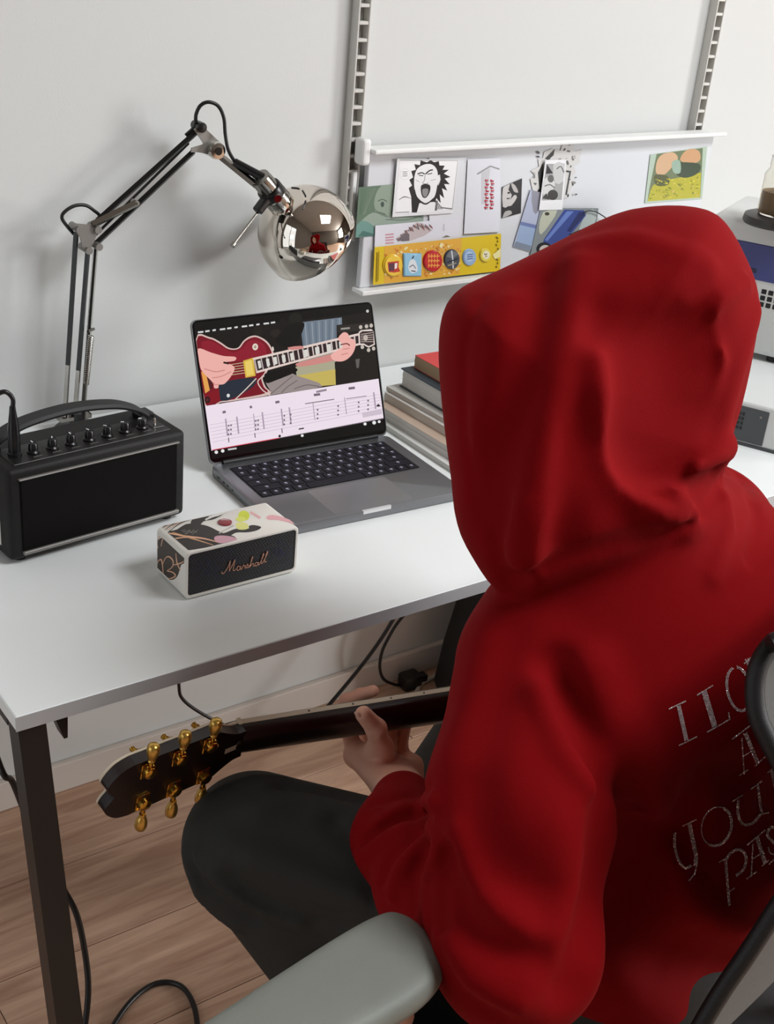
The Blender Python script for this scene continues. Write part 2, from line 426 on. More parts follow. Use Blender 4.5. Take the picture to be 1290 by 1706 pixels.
# green tinted photo of a face (generic), partly under the drawing
k = card('photo_print', 'green tinted photo print tucked under the line drawing at the panel edge', 'photo', CA, [(40, 345), (560, 300), (550, 690), (12, 745)], BY-.0016, (112, 130, 116), group=CG)
k.poly([(45, 350), (210, 335), (165, 430), (160, 550), (70, 610), (30, 680)], (96, 120, 100), 3)
k.poly([(215, 335), (330, 320), (330, 590), (250, 560), (170, 520), (165, 430)], (142, 158, 142), 3)
k.poly([(60, 610), (150, 545), (250, 580), (330, 580), (540, 590), (550, 640), (160, 700), (60, 640)], (148, 164, 150), 3)
k.poly([(14, 660), (70, 610), (150, 650), (160, 735), (15, 742)], (108, 150, 140), 3)
k.poly([(30, 735), (70, 690), (155, 715), (155, 738)], (70, 112, 104))
k.ell(226, 480, 14, 22, (60, 76, 66)); k.line([(190, 455), (226, 440), (262, 458)], 8, (84, 100, 86), 3); k.line([(180, 540), (215, 548), (250, 560)], 9, (90, 108, 92), 3)
for a in range(9): k.line([(60+a*14, 350), (52+a*8, 470), (45+a*5, 560)], 5, (80+a*5, 106+a*4, 86+a*4), 3)
k.line([(250, 600), (400, 605), (540, 575)], 7, (92, 112, 98), 3)
done(k)
# white sheet behind the drawing and the red-lettered card
k = card('paper_sheet', 'plain white paper sheet showing right of the line drawing', 'paper', CA, [(600, 108), (897, 108), (862, 745), (600, 745)], BY-.0028, (221, 222, 226), group=CG); k.line([(889, 112), (856, 735)], 5, (205, 206, 212)); done(k)
k = card('red_letter_card', 'white card with a small block of red lettering under a grey hook', 'card', CA, [(906, 122), (1166, 112), (1158, 700), (876, 715)], BY-.0040, (220, 221, 228), group=CG)
k.line([(980, 240), (1085, 176), (1158, 200)], 12, (150, 150, 152)); k.poly([(1015, 230), (1085, 190), (1050, 470), (1015, 480)], (200, 200, 205))
for i, yy in enumerate(range(290, 525, 27)):
    for j in range(2):
        xx = 1040+j*42+(i % 2)*6-i*.6
        k.line([(xx, yy), (xx+30, yy-4+8*((i+j) % 2))], 9, (196, 40, 62)); k.line([(xx+8, yy-9), (xx+12, yy+14)], 7, (176, 28, 50)); k.line([(xx+4, yy+11), (xx+28, yy+9)], 5, (70, 40, 48))
done(k)
# mountain card
k = card('mountain_card', 'white card with a sketched grey and red mountain above the yellow badge card', 'card', CA, [(170, 650), (845, 588), (835, 800), (162, 860)], BY-.0040, (222, 222, 230), group=CG)
k.poly([(325, 755), (430, 680), (500, 622), (545, 630), (625, 685), (560, 730), (450, 770)], (196, 184, 184))
for a in range(26):
    t = a/25; x = 340+270*t; top = 745-120*math.sin(min(1, t*1.25)*math.pi*.62)
    k.line([(x, top+8+8*(a % 3)), (x+14, top+30+9*(a % 4))], 9, [(84, 78, 80), (150, 90, 86), (110, 104, 106)][a % 3])
k.poly([(350, 755), (410, 705), (440, 715), (440, 770), (380, 775)], (110, 102, 108))
for yy in (722, 745, 766, 790): k.line([(250, yy), (316, yy-6)], 10, (206, 142, 152))
k.line([(716, 635), (716, 690)], 9, (196, 196, 204)); k.poly([(700, 745), (735, 725), (770, 738)], (120, 110, 100)); done(k)
# line drawing: shouting man, generic manga-style portrait
k = card('line_drawing_card', 'white card with black ink drawing of a shouting man with spiky hair', 'card', CA, [(345, 116), (838, 124), (788, 549), (305, 582)], BY-.0056, (228, 228, 230), group=CG)
k.poly([(368, 126), (826, 132), (780, 515), (330, 550)], (240, 240, 241)); INKC = (24, 22, 24); SK = (236, 236, 237)
k.line([(364, 128), (826, 133), (782, 520)], 4, (120, 120, 122))
hair = [(460, 545), (455, 420), (435, 350), (462, 330), (440, 285), (470, 265), (455, 215), (492, 205), (480, 160), (525, 168), (530, 130), (580, 145), (610, 128), (640, 145), (675, 135), (680, 170), (722, 172), (705, 205), (755, 205), (715, 235), (768, 262), (722, 275), (762, 320), (718, 318), (742, 372), (700, 352), (718, 432), (682, 400), (690, 470), (655, 430), (640, 530), (520, 545)]
k.poly(hair, INKC)
k.poly([(500, 545), (520, 470), (640, 460), (690, 505), (780, 508), (782, 520), (640, 540)], SK)
k.poly([(478, 300), (485, 240), (510, 190), (570, 160), (625, 165), (660, 205), (668, 270), (662, 330), (640, 420), (585, 470), (545, 465), (500, 420), (482, 360)], SK, 4)
k.poly([(664, 260), (685, 245), (690, 290), (668, 330)], SK, 3); k.line([(684, 250), (690, 285), (672, 325)], 4, INKC, 3)
k.line([(482, 360), (500, 420), (545, 468), (585, 472), (640, 425)], [4, 6, 14, 12, 5], INKC, 4)
k.line([(505, 238), (540, 228), (562, 240)], 9, INKC, 3); k.line([(568, 240), (600, 212), (628, 205)], 10, INKC, 3); k.line([(515, 248), (552, 252)], 7, (60, 58, 60)); k.line([(585, 240), (622, 232)], 7, (60, 58, 60))
k.line([(565, 245), (560, 290), (545, 310), (572, 318), (592, 308)], 4, (90, 90, 92), 3); k.line([(490, 285), (520, 300)], 4, (150, 150, 150)); k.line([(610, 290), (650, 280)], 4, (150, 150, 150))
k.poly([(535, 330), (565, 318), (600, 325), (608, 355), (595, 400), (570, 428), (545, 420), (532, 375)], INKC, 4); k.poly([(545, 360), (590, 358), (585, 400), (568, 420), (550, 410)], (140, 138, 140), 4)
k.line([(355, 445), (400, 420), (455, 432)], [3, 9, 3], (110, 110, 112), 3); k.line([(330, 545), (440, 540)], 5, (120, 120, 124)); k.line([(660, 450), (650, 530)], 16, (92, 92, 94)); k.line([(690, 505), (780, 516)], 9, (100, 100, 102))
for a in range(7): k.line([(650+a*7, 440+a*9), (655+a*8, 520)], 4, (120, 120, 122))
k.ell(405, 240, 40, 46, (220, 220, 222)); k.ell(405, 240, 36, 42, (241, 241, 242))
for yy in (222, 238, 254): k.line([(385, yy), (425, yy-2)], 5, (90, 90, 92))
done(k)
# yellow badge card
k = card('badge_card', 'yellow backing card of pin badges leaning on the panel lip', 'badge card', CA, [(165, 822), (1172, 714), (1164, 1010), (152, 1122)], BY-.0072, (222, 190, 30), True)
k.poly([(240, 818), (705, 765), (860, 748), (842, 1035), (700, 1055), (240, 1110)], (226, 170, 60))
rr = random.Random(3)
for a in range(150):
    x = rr.uniform(232, 850); y = rr.uniform(835, 1085) - (x-240)*.1; s = rr.uniform(7, 13)
    k.poly([(x-s, y), (x, y-s), (x+s, y), (x, y+s)], rr.choice([(206, 122, 44), (240, 206, 110), (214, 140, 70), (236, 220, 160)]))
k.line([(185, 860), (178, 1095)], 8, (150, 128, 20)); k.line([(200, 850), (192, 1085)], 5, (190, 160, 24))
for i in range(9): k.line([(1128+(i % 2)*14, 738+i*29), (1146-(i % 3)*6, 752+i*29)], 10, (112, 92, 14))
k.poly([(690, 780), (715, 800), (690, 830), (675, 810)], (240, 224, 170)); k.poly([(1100, 880), (1165, 830), (1160, 900), (1120, 915)], (236, 226, 160))
done(k)
def badge(label, cx, cy, rx, ry, c1, draw, square=False):
    y = BY-.0078; o = on_y(*CA(cx, cy), y); ex = on_y(*CA(cx+rx, cy), y)-o; ez = on_y(*CA(cx, cy-ry), y)-o
    t = empty('pin_badge', o); tag(t, label, 'badge', 'pin badges on the yellow card')
    N = 4 if square else 28; g = G(); rings = []
    for s, h in ((1, 0), (1, .0012), (.93, .0024), (.6, .0032), (0.02, .0036)):
        if square: rings.append([(ex*a+ez*b)*s - np.array([0, h, 0]) for a, b in ((-1, -1), (1, -1), (1, 1), (-1, 1))])
        else: rings.append([(ex*math.cos(a)+ez*math.sin(a))*s - np.array([0, h*.7, 0]) for a in np.linspace(0, 2*math.pi, N, endpoint=False)])
    if square: rings = rings[:3]
    v = [p for r_ in rings for p in r_]; f = []
    for i in range(len(rings)-1):
        for q in range(N): w = (q+1) % N; f.append((i*N+q, i*N+w, (i+1)*N+w, (i+1)*N+q))
    f.append(tuple((len(rings)-1)*N+q for q in range(N)))
    g.col = srgb(c1); g.add(v, f); g.build('badge_face', M_gloss, t, smooth=50)
    k = Ink(lambda x, yy: ex*x+ez*yy, NY, base=.0029); draw(k); k.build('print', M_gloss, t)
def d1(k):
    k.ell(0, 0, .86, .86, (240, 200, 70)); k.poly([(-.6, .3), (.55, .42), (.5, -.1), (.7, -.5), (.1, -.6), (-.5, -.55)], (196, 60, 50)); k.poly([(-.5, .2), (.1, .25), (.05, -.45), (-.45, -.45)], (96, 60, 74)); k.poly([(.12, .2), (.4, .25), (.36, -.2), (.12, -.3)], (240, 236, 230))
def d2(k):
    k.poly([(-.9, -.9), (.9, -.9), (.9, .9), (-.9, .9)], (150, 200, 226)); k.poly([(-.35, .35), (.1, .5), (.4, .1), (.5, -.5), (-.1, -.7), (-.5, -.3)], (228, 232, 236), 3); k.line([(-.1, .55), (.1, .8)], .12, (50, 54, 60)); k.line([(-.4, -.2), (0, .0), (.3, -.3)], .09, (110, 116, 124), 3); k.line([(-.2, -.5), (.3, -.55)], .1, (80, 86, 94))
def d3(k):
    k.ell(0, 0, .92, .92, (196, 30, 40))
    for i, yy in enumerate((.5, .05, -.4)):
        for x in (-.5, -.2, .1, .4): k.line([(x, yy-.18), (x+.04, yy+.2)], .12, (236, 150, 60)); k.line([(x, yy+.05*(i-1)), (x+.26, yy)], .09, (236, 170, 80))
def d4(k):
    k.ell(0, 0, .92, .92, (70, 74, 84)); k.poly([(-.8, .3), (0, .1), (.8, .5), (.5, .8), (-.3, .85)], (110, 112, 116)); k.line([(-.1, .9), (.05, 0), (.1, -.9)], .16, (210, 212, 216)); k.line([(-.7, -.3), (.7, .1)], .12, (36, 34, 40)); k.line([(-.6, -.6), (.5, -.35)], .14, (150, 140, 120))
def d5(k):
    k.ell(0, 0, .9, .9, (150, 176, 210)); k.ell(-.05, .1, .62, .6, (176, 198, 224))
    for yy in (.35, .1, -.15): k.line([(-.45, yy-.05), (.45, yy+.05)], .13, (84, 110, 160))
def d6(k):
    k.ell(0, 0, .92, .92, (226, 206, 80)); k.ell(.05, .05, .62, .62, (236, 230, 200)); k.line([(-.3, .3), (-.1, .05), (.2, .25)], .16, (120, 104, 70), 3); k.line([(-.2, -.3), (.25, -.1)], .12, (150, 120, 70))
badge('round yellow pin badge with red and purple shape, leftmost on the yellow card', 307, 965, 78, 92, (226, 184, 50), d1)
badge('square light blue pin badge on the yellow card', 462, 960, 72, 92, (140, 190, 220), d2, True)
badge('red pin badge with orange lettering on the yellow card', 624, 930, 76, 86, (190, 26, 36), d3)
badge('dark grey pin badge with silver streak on the yellow card', 776, 916, 62, 80, (60, 62, 70), d4)
badge('round pale blue pin badge on the yellow card', 916, 900, 54, 68, (150, 176, 210), d5)
badge('small yellow and cream pin badge, rightmost on the yellow card', 1043, 882, 44, 54, (226, 206, 80), d6)

# ---- right half of the panel
k = card('portrait_photo', 'small black and white portrait photo tilted left of the floral cut-out', 'photo', CB, [(24, 286), (140, 235), (133, 436), (22, 466)], BY-.0016, (40, 38, 40), group=CG)
k.poly([(28, 290), (70, 268), (60, 300), (80, 330), (70, 360), (95, 330), (110, 345), (80, 390), (60, 395), (28, 400)], (196, 192, 190), 2); k.poly([(75, 262), (100, 275), (118, 315), (92, 310)], (182, 178, 176), 2); k.poly([(28, 455), (40, 428), (70, 420), (80, 440), (30, 463)], (170, 168, 166), 2); k.ell(62, 318, 8, 6, (40, 38, 40)); k.line([(50, 352), (68, 350)], 7, (60, 56, 58)); done(k)
def leaf_outline():
    pts = []; r_ = random.Random(5)
    ring = [(200, 300), (185, 235), (215, 215), (195, 190), (235, 165), (230, 125), (262, 118), (268, 80), (320, 62), (365, 70), (375, 35), (410, 48), (440, 30), (445, 75), (490, 70), (470, 115), (478, 140), (440, 160), (455, 195), (430, 225), (425, 290), (405, 350), (330, 365), (240, 362), (205, 335)]
    for i, p in enumerate(ring): pts.append((p[0]+r_.uniform(-4, 4), p[1]+r_.uniform(-4, 4)))
    return pts
k = card('floral_cutout', 'pale grey floral paper cut-out with ragged edge behind the framed photo', 'cut-out', CB, leaf_outline(), BY-.0016, (206, 204, 202), group=CG)
for a in range(46):
    x = rr.uniform(205, 460); y = rr.uniform(60, 345)
    if 265 < x < 390 and y > 140: continue
    s = rr.uniform(6, 15); an = rr.uniform(0, 3); k.ell(x, y, s, s*.5, rr.choice([(60, 60, 60), (126, 122, 120), (150, 146, 142), (96, 94, 92), (178, 176, 172)]), 9, an)
k.poly([(272, 118), (330, 62), (322, 100), (290, 128)], (44, 44, 44)); k.poly([(232, 200), (262, 140), (262, 300), (240, 350), (214, 330), (240, 290)], (40, 40, 40)); k.line([(420, 190), (395, 330)], 9, (60, 60, 62)); done(k)
k = card('blue_photo', 'narrow slanted blue-grey photo strip of sea and sky', 'photo', CB, [(190, 300), (300, 330), (186, 657), (88, 630)], BY-.0030, (176, 182, 204), group=CG)
k.poly([(130, 490), (222, 512), (190, 640), (104, 618)], (152, 172, 204)); k.poly([(130, 484), (226, 506), (222, 526), (126, 504)], (108, 122, 170)); k.poly([(104, 600), (192, 626), (186, 655), (90, 630)], (126, 136, 152)); k.poly([(196, 304), (260, 320), (230, 430), (205, 425)], (140, 140, 152), 2); done(k)
k = card('tube_photo', 'grey photo of a shiny blue metal tube above the red hood', 'photo', CB, [(248, 405), (584, 408), (548, 690), (186, 690)], BY-.0044, (132, 138, 140), True, group=CG)
k.poly([(262, 430), (345, 418), (300, 500), (250, 560), (238, 520)], (188, 190, 172), 2); k.poly([(520, 425), (572, 425), (556, 505), (480, 545), (470, 530)], (176, 186, 184), 2)
k.poly([(385, 415), (500, 420), (510, 450), (440, 540), (330, 640), (262, 610), (265, 590)], (58, 74, 140), 1); k.poly([(400, 425), (440, 425), (320, 560), (285, 600), (272, 590)], (104, 126, 190)); k.poly([(470, 430), (500, 428), (505, 450), (420, 545), (400, 540)], (38, 46, 96))
k.ell(268, 645, 46, 40, (30, 30, 38)); k.ell(274, 650, 34, 29, (196, 186, 178)); k.poly([(410, 560), (480, 530), (470, 560), (420, 575)], (44, 42, 40)); k.ell(285, 440, 14, 10, (70, 66, 56)); done(k)
k = card('framed_photo', 'white bordered black and white photo pinned over the floral cut-out', 'photo', CB, [(276, 128), (397, 126), (374, 416), (238, 419)], BY-.0060, (232, 232, 234), group=CG)
k.poly([(280, 150), (388, 148), (370, 358), (254, 362)], (160, 160, 160)); k.poly([(284, 152), (320, 205), (278, 208)], (24, 24, 24)); k.poly([(322, 152), (385, 150), (378, 250), (330, 260)], (196, 196, 196), 2); k.poly([(262, 250), (300, 225), (330, 260), (318, 300), (262, 330)], (206, 206, 206), 2); k.ell(306, 236, 18, 22, (96, 94, 94)); k.ell(318, 330, 30, 30, (56, 52, 52)); k.poly([(256, 350), (280, 320), (300, 358)], (60, 60, 60)); k.line([(340, 180), (365, 165), (382, 200)], 6, (90, 90, 90), 3); k.line([(270, 280), (300, 270), (330, 290)], 7, (110, 110, 110), 3); done(k)
k = card('flower_photo', 'photo of orange blooms over yellow grass at the right end of the panel', 'photo', CB, [(886, 96), (1216, 50), (1186, 352), (853, 378)], BY-.0016, (178, 196, 180), True, group=CG)
k.poly([(922, 92), (1190, 58), (1176, 345), (868, 368), (880, 290)], (110, 124, 96)); k.poly([(890, 290), (905, 270), (1000, 240), (1180, 200), (1174, 345), (868, 368)], (178, 174, 62))
k.poly([(918, 200), (925, 130), (960, 92), (1020, 84), (1045, 120), (1010, 170), (960, 215)], (208, 172, 138), 4); k.poly([(1058, 120), (1085, 78), (1130, 62), (1170, 80), (1172, 130), (1120, 150), (1075, 140)], (202, 158, 120), 4); k.poly([(1020, 150), (1060, 140), (1170, 150), (1165, 200), (1100, 230), (1040, 215)], (62, 80, 66), 3); k.poly([(910, 215), (985, 220), (990, 270), (920, 275)], (84, 92, 66), 3); k.poly([(1010, 140), (1055, 130), (1060, 200), (1020, 200)], (150, 176, 160), 3)
for a in range(90):
    x = rr.uniform(885, 1172); y = rr.uniform(240, 352) - (x-885)*.06; k.ell(x, y, rr.uniform(4, 9), rr.uniform(3, 6), rr.choice([(206, 196, 70), (150, 152, 56), (120, 130, 58), (196, 180, 96)]), 7)
done(k)
cd_ = [on_y(*CB(x, y), BY-.010) for x, y in ((498, 432), (525, 424), (560, 426), (600, 446), (645, 480), (690, 530))]
tag(G().tube(catmull(cd_, 6), .0011, 6).build('thin_cable', mat('cord_black', (18, 18, 18), .5), smooth=60), 'thin black cord curving out from the tube photo toward the hood', 'cable')
# ------------------------------------------------------------------ guitar amplifier
M_tolex = mat('amp_black_vinyl', (17, 16, 15), .55, spec=.3, bump=.35, bump_scale=900)
M_grille = mat('amp_grille_cloth', (9, 7, 6), .85, spec=.15, bump=.2, bump_scale=1500)
M_silver = mat('silver_trim', (128, 124, 120), .5, .3)
M_knob = mat('knob_black', (16, 16, 17), .3); M_rubber = mat('rubber_black', (24, 24, 25), .6)
M_chrome = mat('chrome', (205, 202, 196), .12, 1.0)
AW, AD, AH = .258, .102, .126
amp = tag(empty('guitar_amplifier', (-.382, -.420, D), math.atan2(.027, .257)), 'small black guitar amplifier with arched handle and knobs at the left of the desk', 'amplifier')
G().box((0, 0, .006), (AW, AD, .006+AH), .007, 3).build('cabinet', M_tolex, amp, smooth=40)
G().box((.016, -.0022, .018), (AW-.014, .004, .006+AH-.013), .0015, 1).build('front_grille', M_grille, amp)
G().box((.014, -.0045, .006+AH-.0145), (AW-.012, .003, .006+AH-.0125), .0006, 1).build('upper_trim', M_silver, amp)
G().box((.016, -.0050, .0135), (AW-.012, .003, .0182), .0008, 1).build('lower_trim', M_silver, amp)
zt = .006+AH
G().box((.016, .012, zt-.001), (AW-.016, AD*.62, zt+.0012), .0005, 1).build('control_panel', mat('panel_black', (26, 25, 24), .35), amp)
for x in (.02, AW-.02):
    for y in (.018, AD-.018): G().cyl((x, y, 0), (x, y, .0065), .008, .008, 14).build('foot', M_rubber, amp, smooth=40)
kn = None
for i in range(7):
    x = .053+i*.0264; y = .034
    if kn is None:
        kn = G().lathe([(.0001, .0), (.0078, .0), (.0080, .002), (.0062, .004), (.0058, .0125), (.005, .0138), (.0001, .0140)], 18).build('knob', M_knob, amp, smooth=35, loc=(x, y, zt+.001))
        tk = G().box((-.0007, .001, .0139), (.0007, .0055, .0146)).build('pointer', M_white, kn)
    else: q = copy_part(kn, amp, (x, y, zt+.001), (0, 0, -.8+.35*i)); copy_part(tk, q)
G().box((AW-.036, .024, zt), (AW-.018, .046, zt+.0022), .0008, 1).build('socket_plate', M_knob, amp)
G().cyl((AW-.027, .035, zt+.002), (AW-.0262, .036, zt+.010), .0022, .0016, 10).build('power_toggle', M_chrome, amp, smooth=40)
# small printed marks beside the knobs
ik = Ink(lambda x, y: (x, y, zt+.0013), (0, 0, 1))
for i in range(7):
    x = .053+i*.0264
    ik.line([(x-.006, .0215), (x+.006, .0215)], .0014, (120, 118, 112))
    for a in range(-4, 5, 2): ik.line([(x+.0092*math.sin(a*.35), .034+.0092*math.cos(a*.35)), (x+.0106*math.sin(a*.35), .034+.0106*math.cos(a*.35))], .0006, (140, 138, 132))
ik.build('panel_print', print_mat('amp_print', .4), amp)
# handle: broad arched strap on two posts
hp = catmull([(.010, .072, zt+.004), (.030, .072, zt+.017), (.065, .072, zt+.028), (.125, .072, zt+.033), (.185, .072, zt+.027), (.220, .072, zt+.015), (.238, .072, zt+.003)], 7)
g = G(); n = len(hp); v = []; f = []
for i, p in enumerate(hp):
    d = hp[min(i+1, n-1)]-hp[max(i-1, 0)]; d /= np.linalg.norm(d); nn = np.array([-d[2], 0, d[0]])
    for a, b in ((-.0125, -.003), (.0125, -.003), (.0135, 0), (.0105, .0035), (-.0105, .0035), (-.0135, 0)): v.append(p+np.array([0, a, 0])+nn*b)
for i in range(n-1):
    for q in range(6): w = (q+1) % 6; f.append((i*6+q, i*6+w, i*6+6+w, i*6+6+q))
f += [tuple(range(5, -1, -1)), tuple((n-1)*6+q for q in range(6))]
g.add(v, f); hd = g.build('handle', M_rubber, amp, smooth=35)
for x in (.012, .236): G().box((x-.011, .060, zt-.001), (x+.011, .084, zt+.007), .002, 2).build('handle_mount', M_knob, amp)
sk = Ink(lambda x, y: (-.0002, x, y), (-1, 0, 0)); sk.poly([(.025, .02), (.055, .02), (.055, .055), (.025, .055)], (206, 205, 200))
for a in range(6): sk.line([(.028, .026+a*.0045), (.05-(a % 3)*.004, .026+a*.0045)], .0012, (60, 60, 60))
sk.build('sticker', M_print, amp)
# jack lead plugged into the amp
aM = Matrix.Translation((-.382, -.420, D)) @ Matrix.Rotation(math.atan2(.027, .257), 4, 'Z')
jb = aM @ Vector((.030, .038, zt+.0012)); jl = tag(empty('jack_lead', jb), 'black jack plug and lead standing in the amplifier top', 'cable')
G().lathe([(.0001, 0), (.0088, 0), (.0088, .004), (.0076, .0048), (.0076, .034), (.0066, .042), (.0044, .058), (.0036, .066), (.0001, .066)], 18).build('plug', mat('plug_grey', (40, 40, 42), .25, .6), jl, smooth=35)
pt = catmull([(0, 0, .062), (.001, .001, .076), (-.008, .004, .085), (-.022, .008, .076), (-.034, .012, .05), (-.046, .018, .01), (-.056, .024, -.05), (-.064, .04, -zt+.010), (-.078, .09, -zt+.0042), (-.10, .20, -zt+.0042)], 8)
G().tube(pt, .0030, 10).build('lead', mat('lead_black', (14, 14, 15), .35), jl, smooth=60)

# ------------------------------------------------------------------ portable speaker
CS = crop(250, 820, 4.9615)
SW, SD, SH = .162, .078, .068
sp_loc = (-.2284, -.5935, D); sp_rz = .0021
sp = tag(empty('portable_speaker', sp_loc, sp_rz), 'small white art-printed portable speaker with black grille in front of the laptop', 'speaker')
M_spk = mat('speaker_white', (232, 228, 220), .45); M_mesh = mat('speaker_mesh', (24, 24, 28), .45, .4)
def rrect(x0, x1, z0, z1, r_, n=6):
    P = []
    for cx, cz, a0 in ((x1-r_, z1-r_, 0), (x0+r_, z1-r_, 90), (x0+r_, z0+r_, 180), (x1-r_, z0+r_, 270)):
        for q in range(n+1): a = math.radians(a0+90*q/n); P.append((cx+math.cos(a)*r_, cz+math.sin(a)*r_))
    return P
# shell: rounded tube front to back with a recessed front
ro = rrect(0, SW, .0015, SH, .008); rin = rrect(.004, SW-.004, .0060, SH-.004, .005)
n = len(ro); v = [(x, .0012, z) for x, z in ro]; v = [(x*1.0, 0.0, z) for x, z in rrect(.0015, SW-.0015, .003, SH-.0015, .007)] + [(x, .0018, z) for x, z in ro] + [(x, SD-.0018, z) for x, z in ro] + [(x, SD, z) for x, z in rrect(.0015, SW-.0015, .003, SH-.0015, .007)] + [(x, 0.0, z) for x, z in rin] + [(x, .003, z) for x, z in rin]
f = []
for a, b in ((0, 1), (1, 2), (2, 3)):
    for i in range(n): j = (i+1) % n; f.append((a*n+i, b*n+i, b*n+j, a*n+j))
for i in range(n): j = (i+1) % n; f.append((4*n+i, 0*n+i, 0*n+j, 4*n+j)); f.append((5*n+i, 4*n+i, 4*n+j, 5*n+j))
f.append(tuple(5*n+i for i in range(n))); f.append(tuple(3*n+i for i in range(n)))
bm = bmesh.new(); bv = [bm.verts.new(p) for p in v]
for q in f: bm.faces.new([bv[i] for i in q])
bmesh.ops.recalc_face_normals(bm, faces=bm.faces); bm.verts.index_update()
g = G(); g.add([p.co for p in bm.verts], [[p.index for p in q.verts] for q in bm.faces]); bm.free()
g.build('shell', M_spk, sp, smooth=40)
# perforated grille: dark plate with raised diagonal weave
def grille_mat():
    m = bpy.data.materials.new('speaker_grille'); m.use_nodes = True; nt = m.node_tree; b = nt.nodes['Principled BSDF']
    tc = nt.nodes.new('ShaderNodeTexCoord'); mp = nt.nodes.new('ShaderNodeMapping'); mp.inputs['Rotation'].default_value = (0, math.radians(30), 0); mp.inputs['Scale'].default_value = (270, 270, 270)
    nt.links.new(tc.outputs['Object'], mp.inputs[0]); vo = nt.nodes.new('ShaderNodeTexVoronoi'); vo.inputs['Randomness'].default_value = .0; vo.inputs['Scale'].default_value = 1.0
    nt.links.new(mp.outputs[0], vo.inputs['Vector']); cr = nt.nodes.new('ShaderNodeValToRGB'); cr.color_ramp.elements[0].position = .32; cr.color_ramp.elements[0].color = (.001, .001, .001, 1); cr.color_ramp.elements[1].position = .5; cr.color_ramp.elements[1].color = (.016, .016, .019, 1)
    nt.links.new(vo.outputs['Distance'], cr.inputs[0]); nt.links.new(cr.outputs[0], b.inputs['Base Color']); b.inputs['Roughness'].default_value = .35
    bp = nt.nodes.new('ShaderNodeBump'); bp.inputs['Strength'].default_value = .8; bp.inputs['Distance'].default_value = .001; nt.links.new(vo.outputs['Distance'], bp.inputs['Height']); nt.links.new(bp.outputs[0], b.inputs['Normal']); return m
g = G(); P = rrect(.0042, SW-.0042, .0062, SH-.0042, .0045); n = len(P)
g.add([(x, .0012, z) for x, z in P]+[(x, .0045, z) for x, z in P], [tuple(range(n)), tuple(range(2*n-1, n-1, -1))]+[(i, n+i, n+(i+1) % n, (i+1) % n) for i in range(n)])
g.build('grille', grille_mat(), sp)
# prints (front grille pattern, script logo, top artwork, side artwork)
hf = homog([(312, 545), (1190, 310), (1172, 612), (312, 840)], [(.0042, SH-.0042), (SW-.0042, SH-.0042), (SW-.0042, .0062), (.0042, .0062)])
fr = Ink(lambda x, y: (hf(x, y)[0], .0012, hf(x, y)[1]), (0, -1, 0))
for a in range(120):
    cxx = rr.choice([(440, 640), (470, 600), (640, 520), (1050, 480), (1060, 500), (540, 690)]); x = rr.gauss(cxx[0], 52); y = rr.gauss(cxx[1], 42)
    if 340 < x < 1150 and 0.004 < hf(x, y)[1]-.01 < .05: fr.line([(x-9, y-10), (x+9, y+10)], 5, (34, 38, 66))
fr.build('grille_print', print_mat('grille_ink', .5), sp)['kind'] = 'stuff'
script = [
 [(578, 652), (572, 662), (582, 668), (600, 652), (625, 612), (640, 572)], [(640, 572), (636, 612), (632, 648)], [(632, 648), (655, 605), (678, 560)], [(678, 560), (670, 600), (664, 640), (676, 640), (688, 628)],
 [(722, 612), (704, 610), (694, 628), (700, 640), (715, 632), (725, 608), (722, 630), (732, 630)], [(732, 630), (745, 602), (748, 598), (752, 606), (764, 602), (758, 618), (766, 622)],
 [(766, 622), (780, 592), (784, 588), (780, 598), (792, 606), (786, 616), (772, 616)], [(790, 616), (815, 560), (822, 536), (815, 545), (800, 612)], [(800, 612), (815, 590), (828, 584), (826, 600), (832, 604), (840, 598)],
 [(866, 576), (848, 578), (840, 594), (848, 602), (860, 594), (870, 572), (868, 592), (878, 590)], [(878, 590), (900, 545), (914, 512), (908, 510), (895, 560), (894, 580), (904, 578)], [(904, 578), (930, 530), (946, 496), (940, 494), (922, 550), (922, 570), (936, 564)]]
lg = G()
for st in script:
    pts = [np.array([hf(x, y)[0], -.0002, hf(x, y)[1]]) for x, y in catmull([np.array(p, float) for p in st], 5)]
    lg.tube(pts, .0005, 6)
lg.build('script_logo', mat('logo_copper', (226, 168, 140), .35, .4), sp, smooth=60)
ht = homog([(315, 545), (1205, 290), (985, 85), (58, 300)], [(0, 0), (SW, 0), (SW, SD), (0, SD)])
tp = Ink(lambda x, y: (ht(x, y)[0], ht(x, y)[1], SH), (0, 0, 1), clip=[(352, 528), (1190, 290), (985, 98), (100, 302)])
def clipy(pts): return [(min(max(x, 30), 1230), y) for x, y in pts]
BK = (40, 36, 34)
tp.poly([(335, 520), (600, 462), (735, 398), (620, 352), (520, 300), (440, 280), (330, 278), (240, 330), (170, 350), (110, 420), (150, 470), (230, 520)], BK, 4)
tp.poly([(365, 275), (395, 215), (440, 185), (540, 165), (690, 138), (640, 190), (560, 235), (480, 252), (440, 285)], BK, 4)
tp.line([(490, 240), (560, 205), (640, 180), (700, 150)], [14, 22, 8], (214, 210, 204), 4); tp.line([(520, 215), (600, 200)], 12, (226, 222, 216))
tp.poly([(600, 372), (660, 350), (740, 318), (830, 318), (840, 292), (880, 286), (930, 302), (900, 330), (830, 348), (740, 352), (690, 380), (640, 385)], BK, 4)
tp.ell(800, 205, 44, 44, (206, 214, 70)); tp.ell(775, 235, 40, 22, (222, 226, 110)); tp.poly([(740, 270), (800, 262), (835, 290), (820, 322), (750, 322)], (230, 228, 140), 4)
tp.line([(850, 172), (925, 226)], 20, (226, 176, 176)); tp.poly([(970, 215), (1010, 200), (1080, 215), (1180, 262), (1190, 280), (1060, 245), (985, 240)], (232, 176, 180), 4)
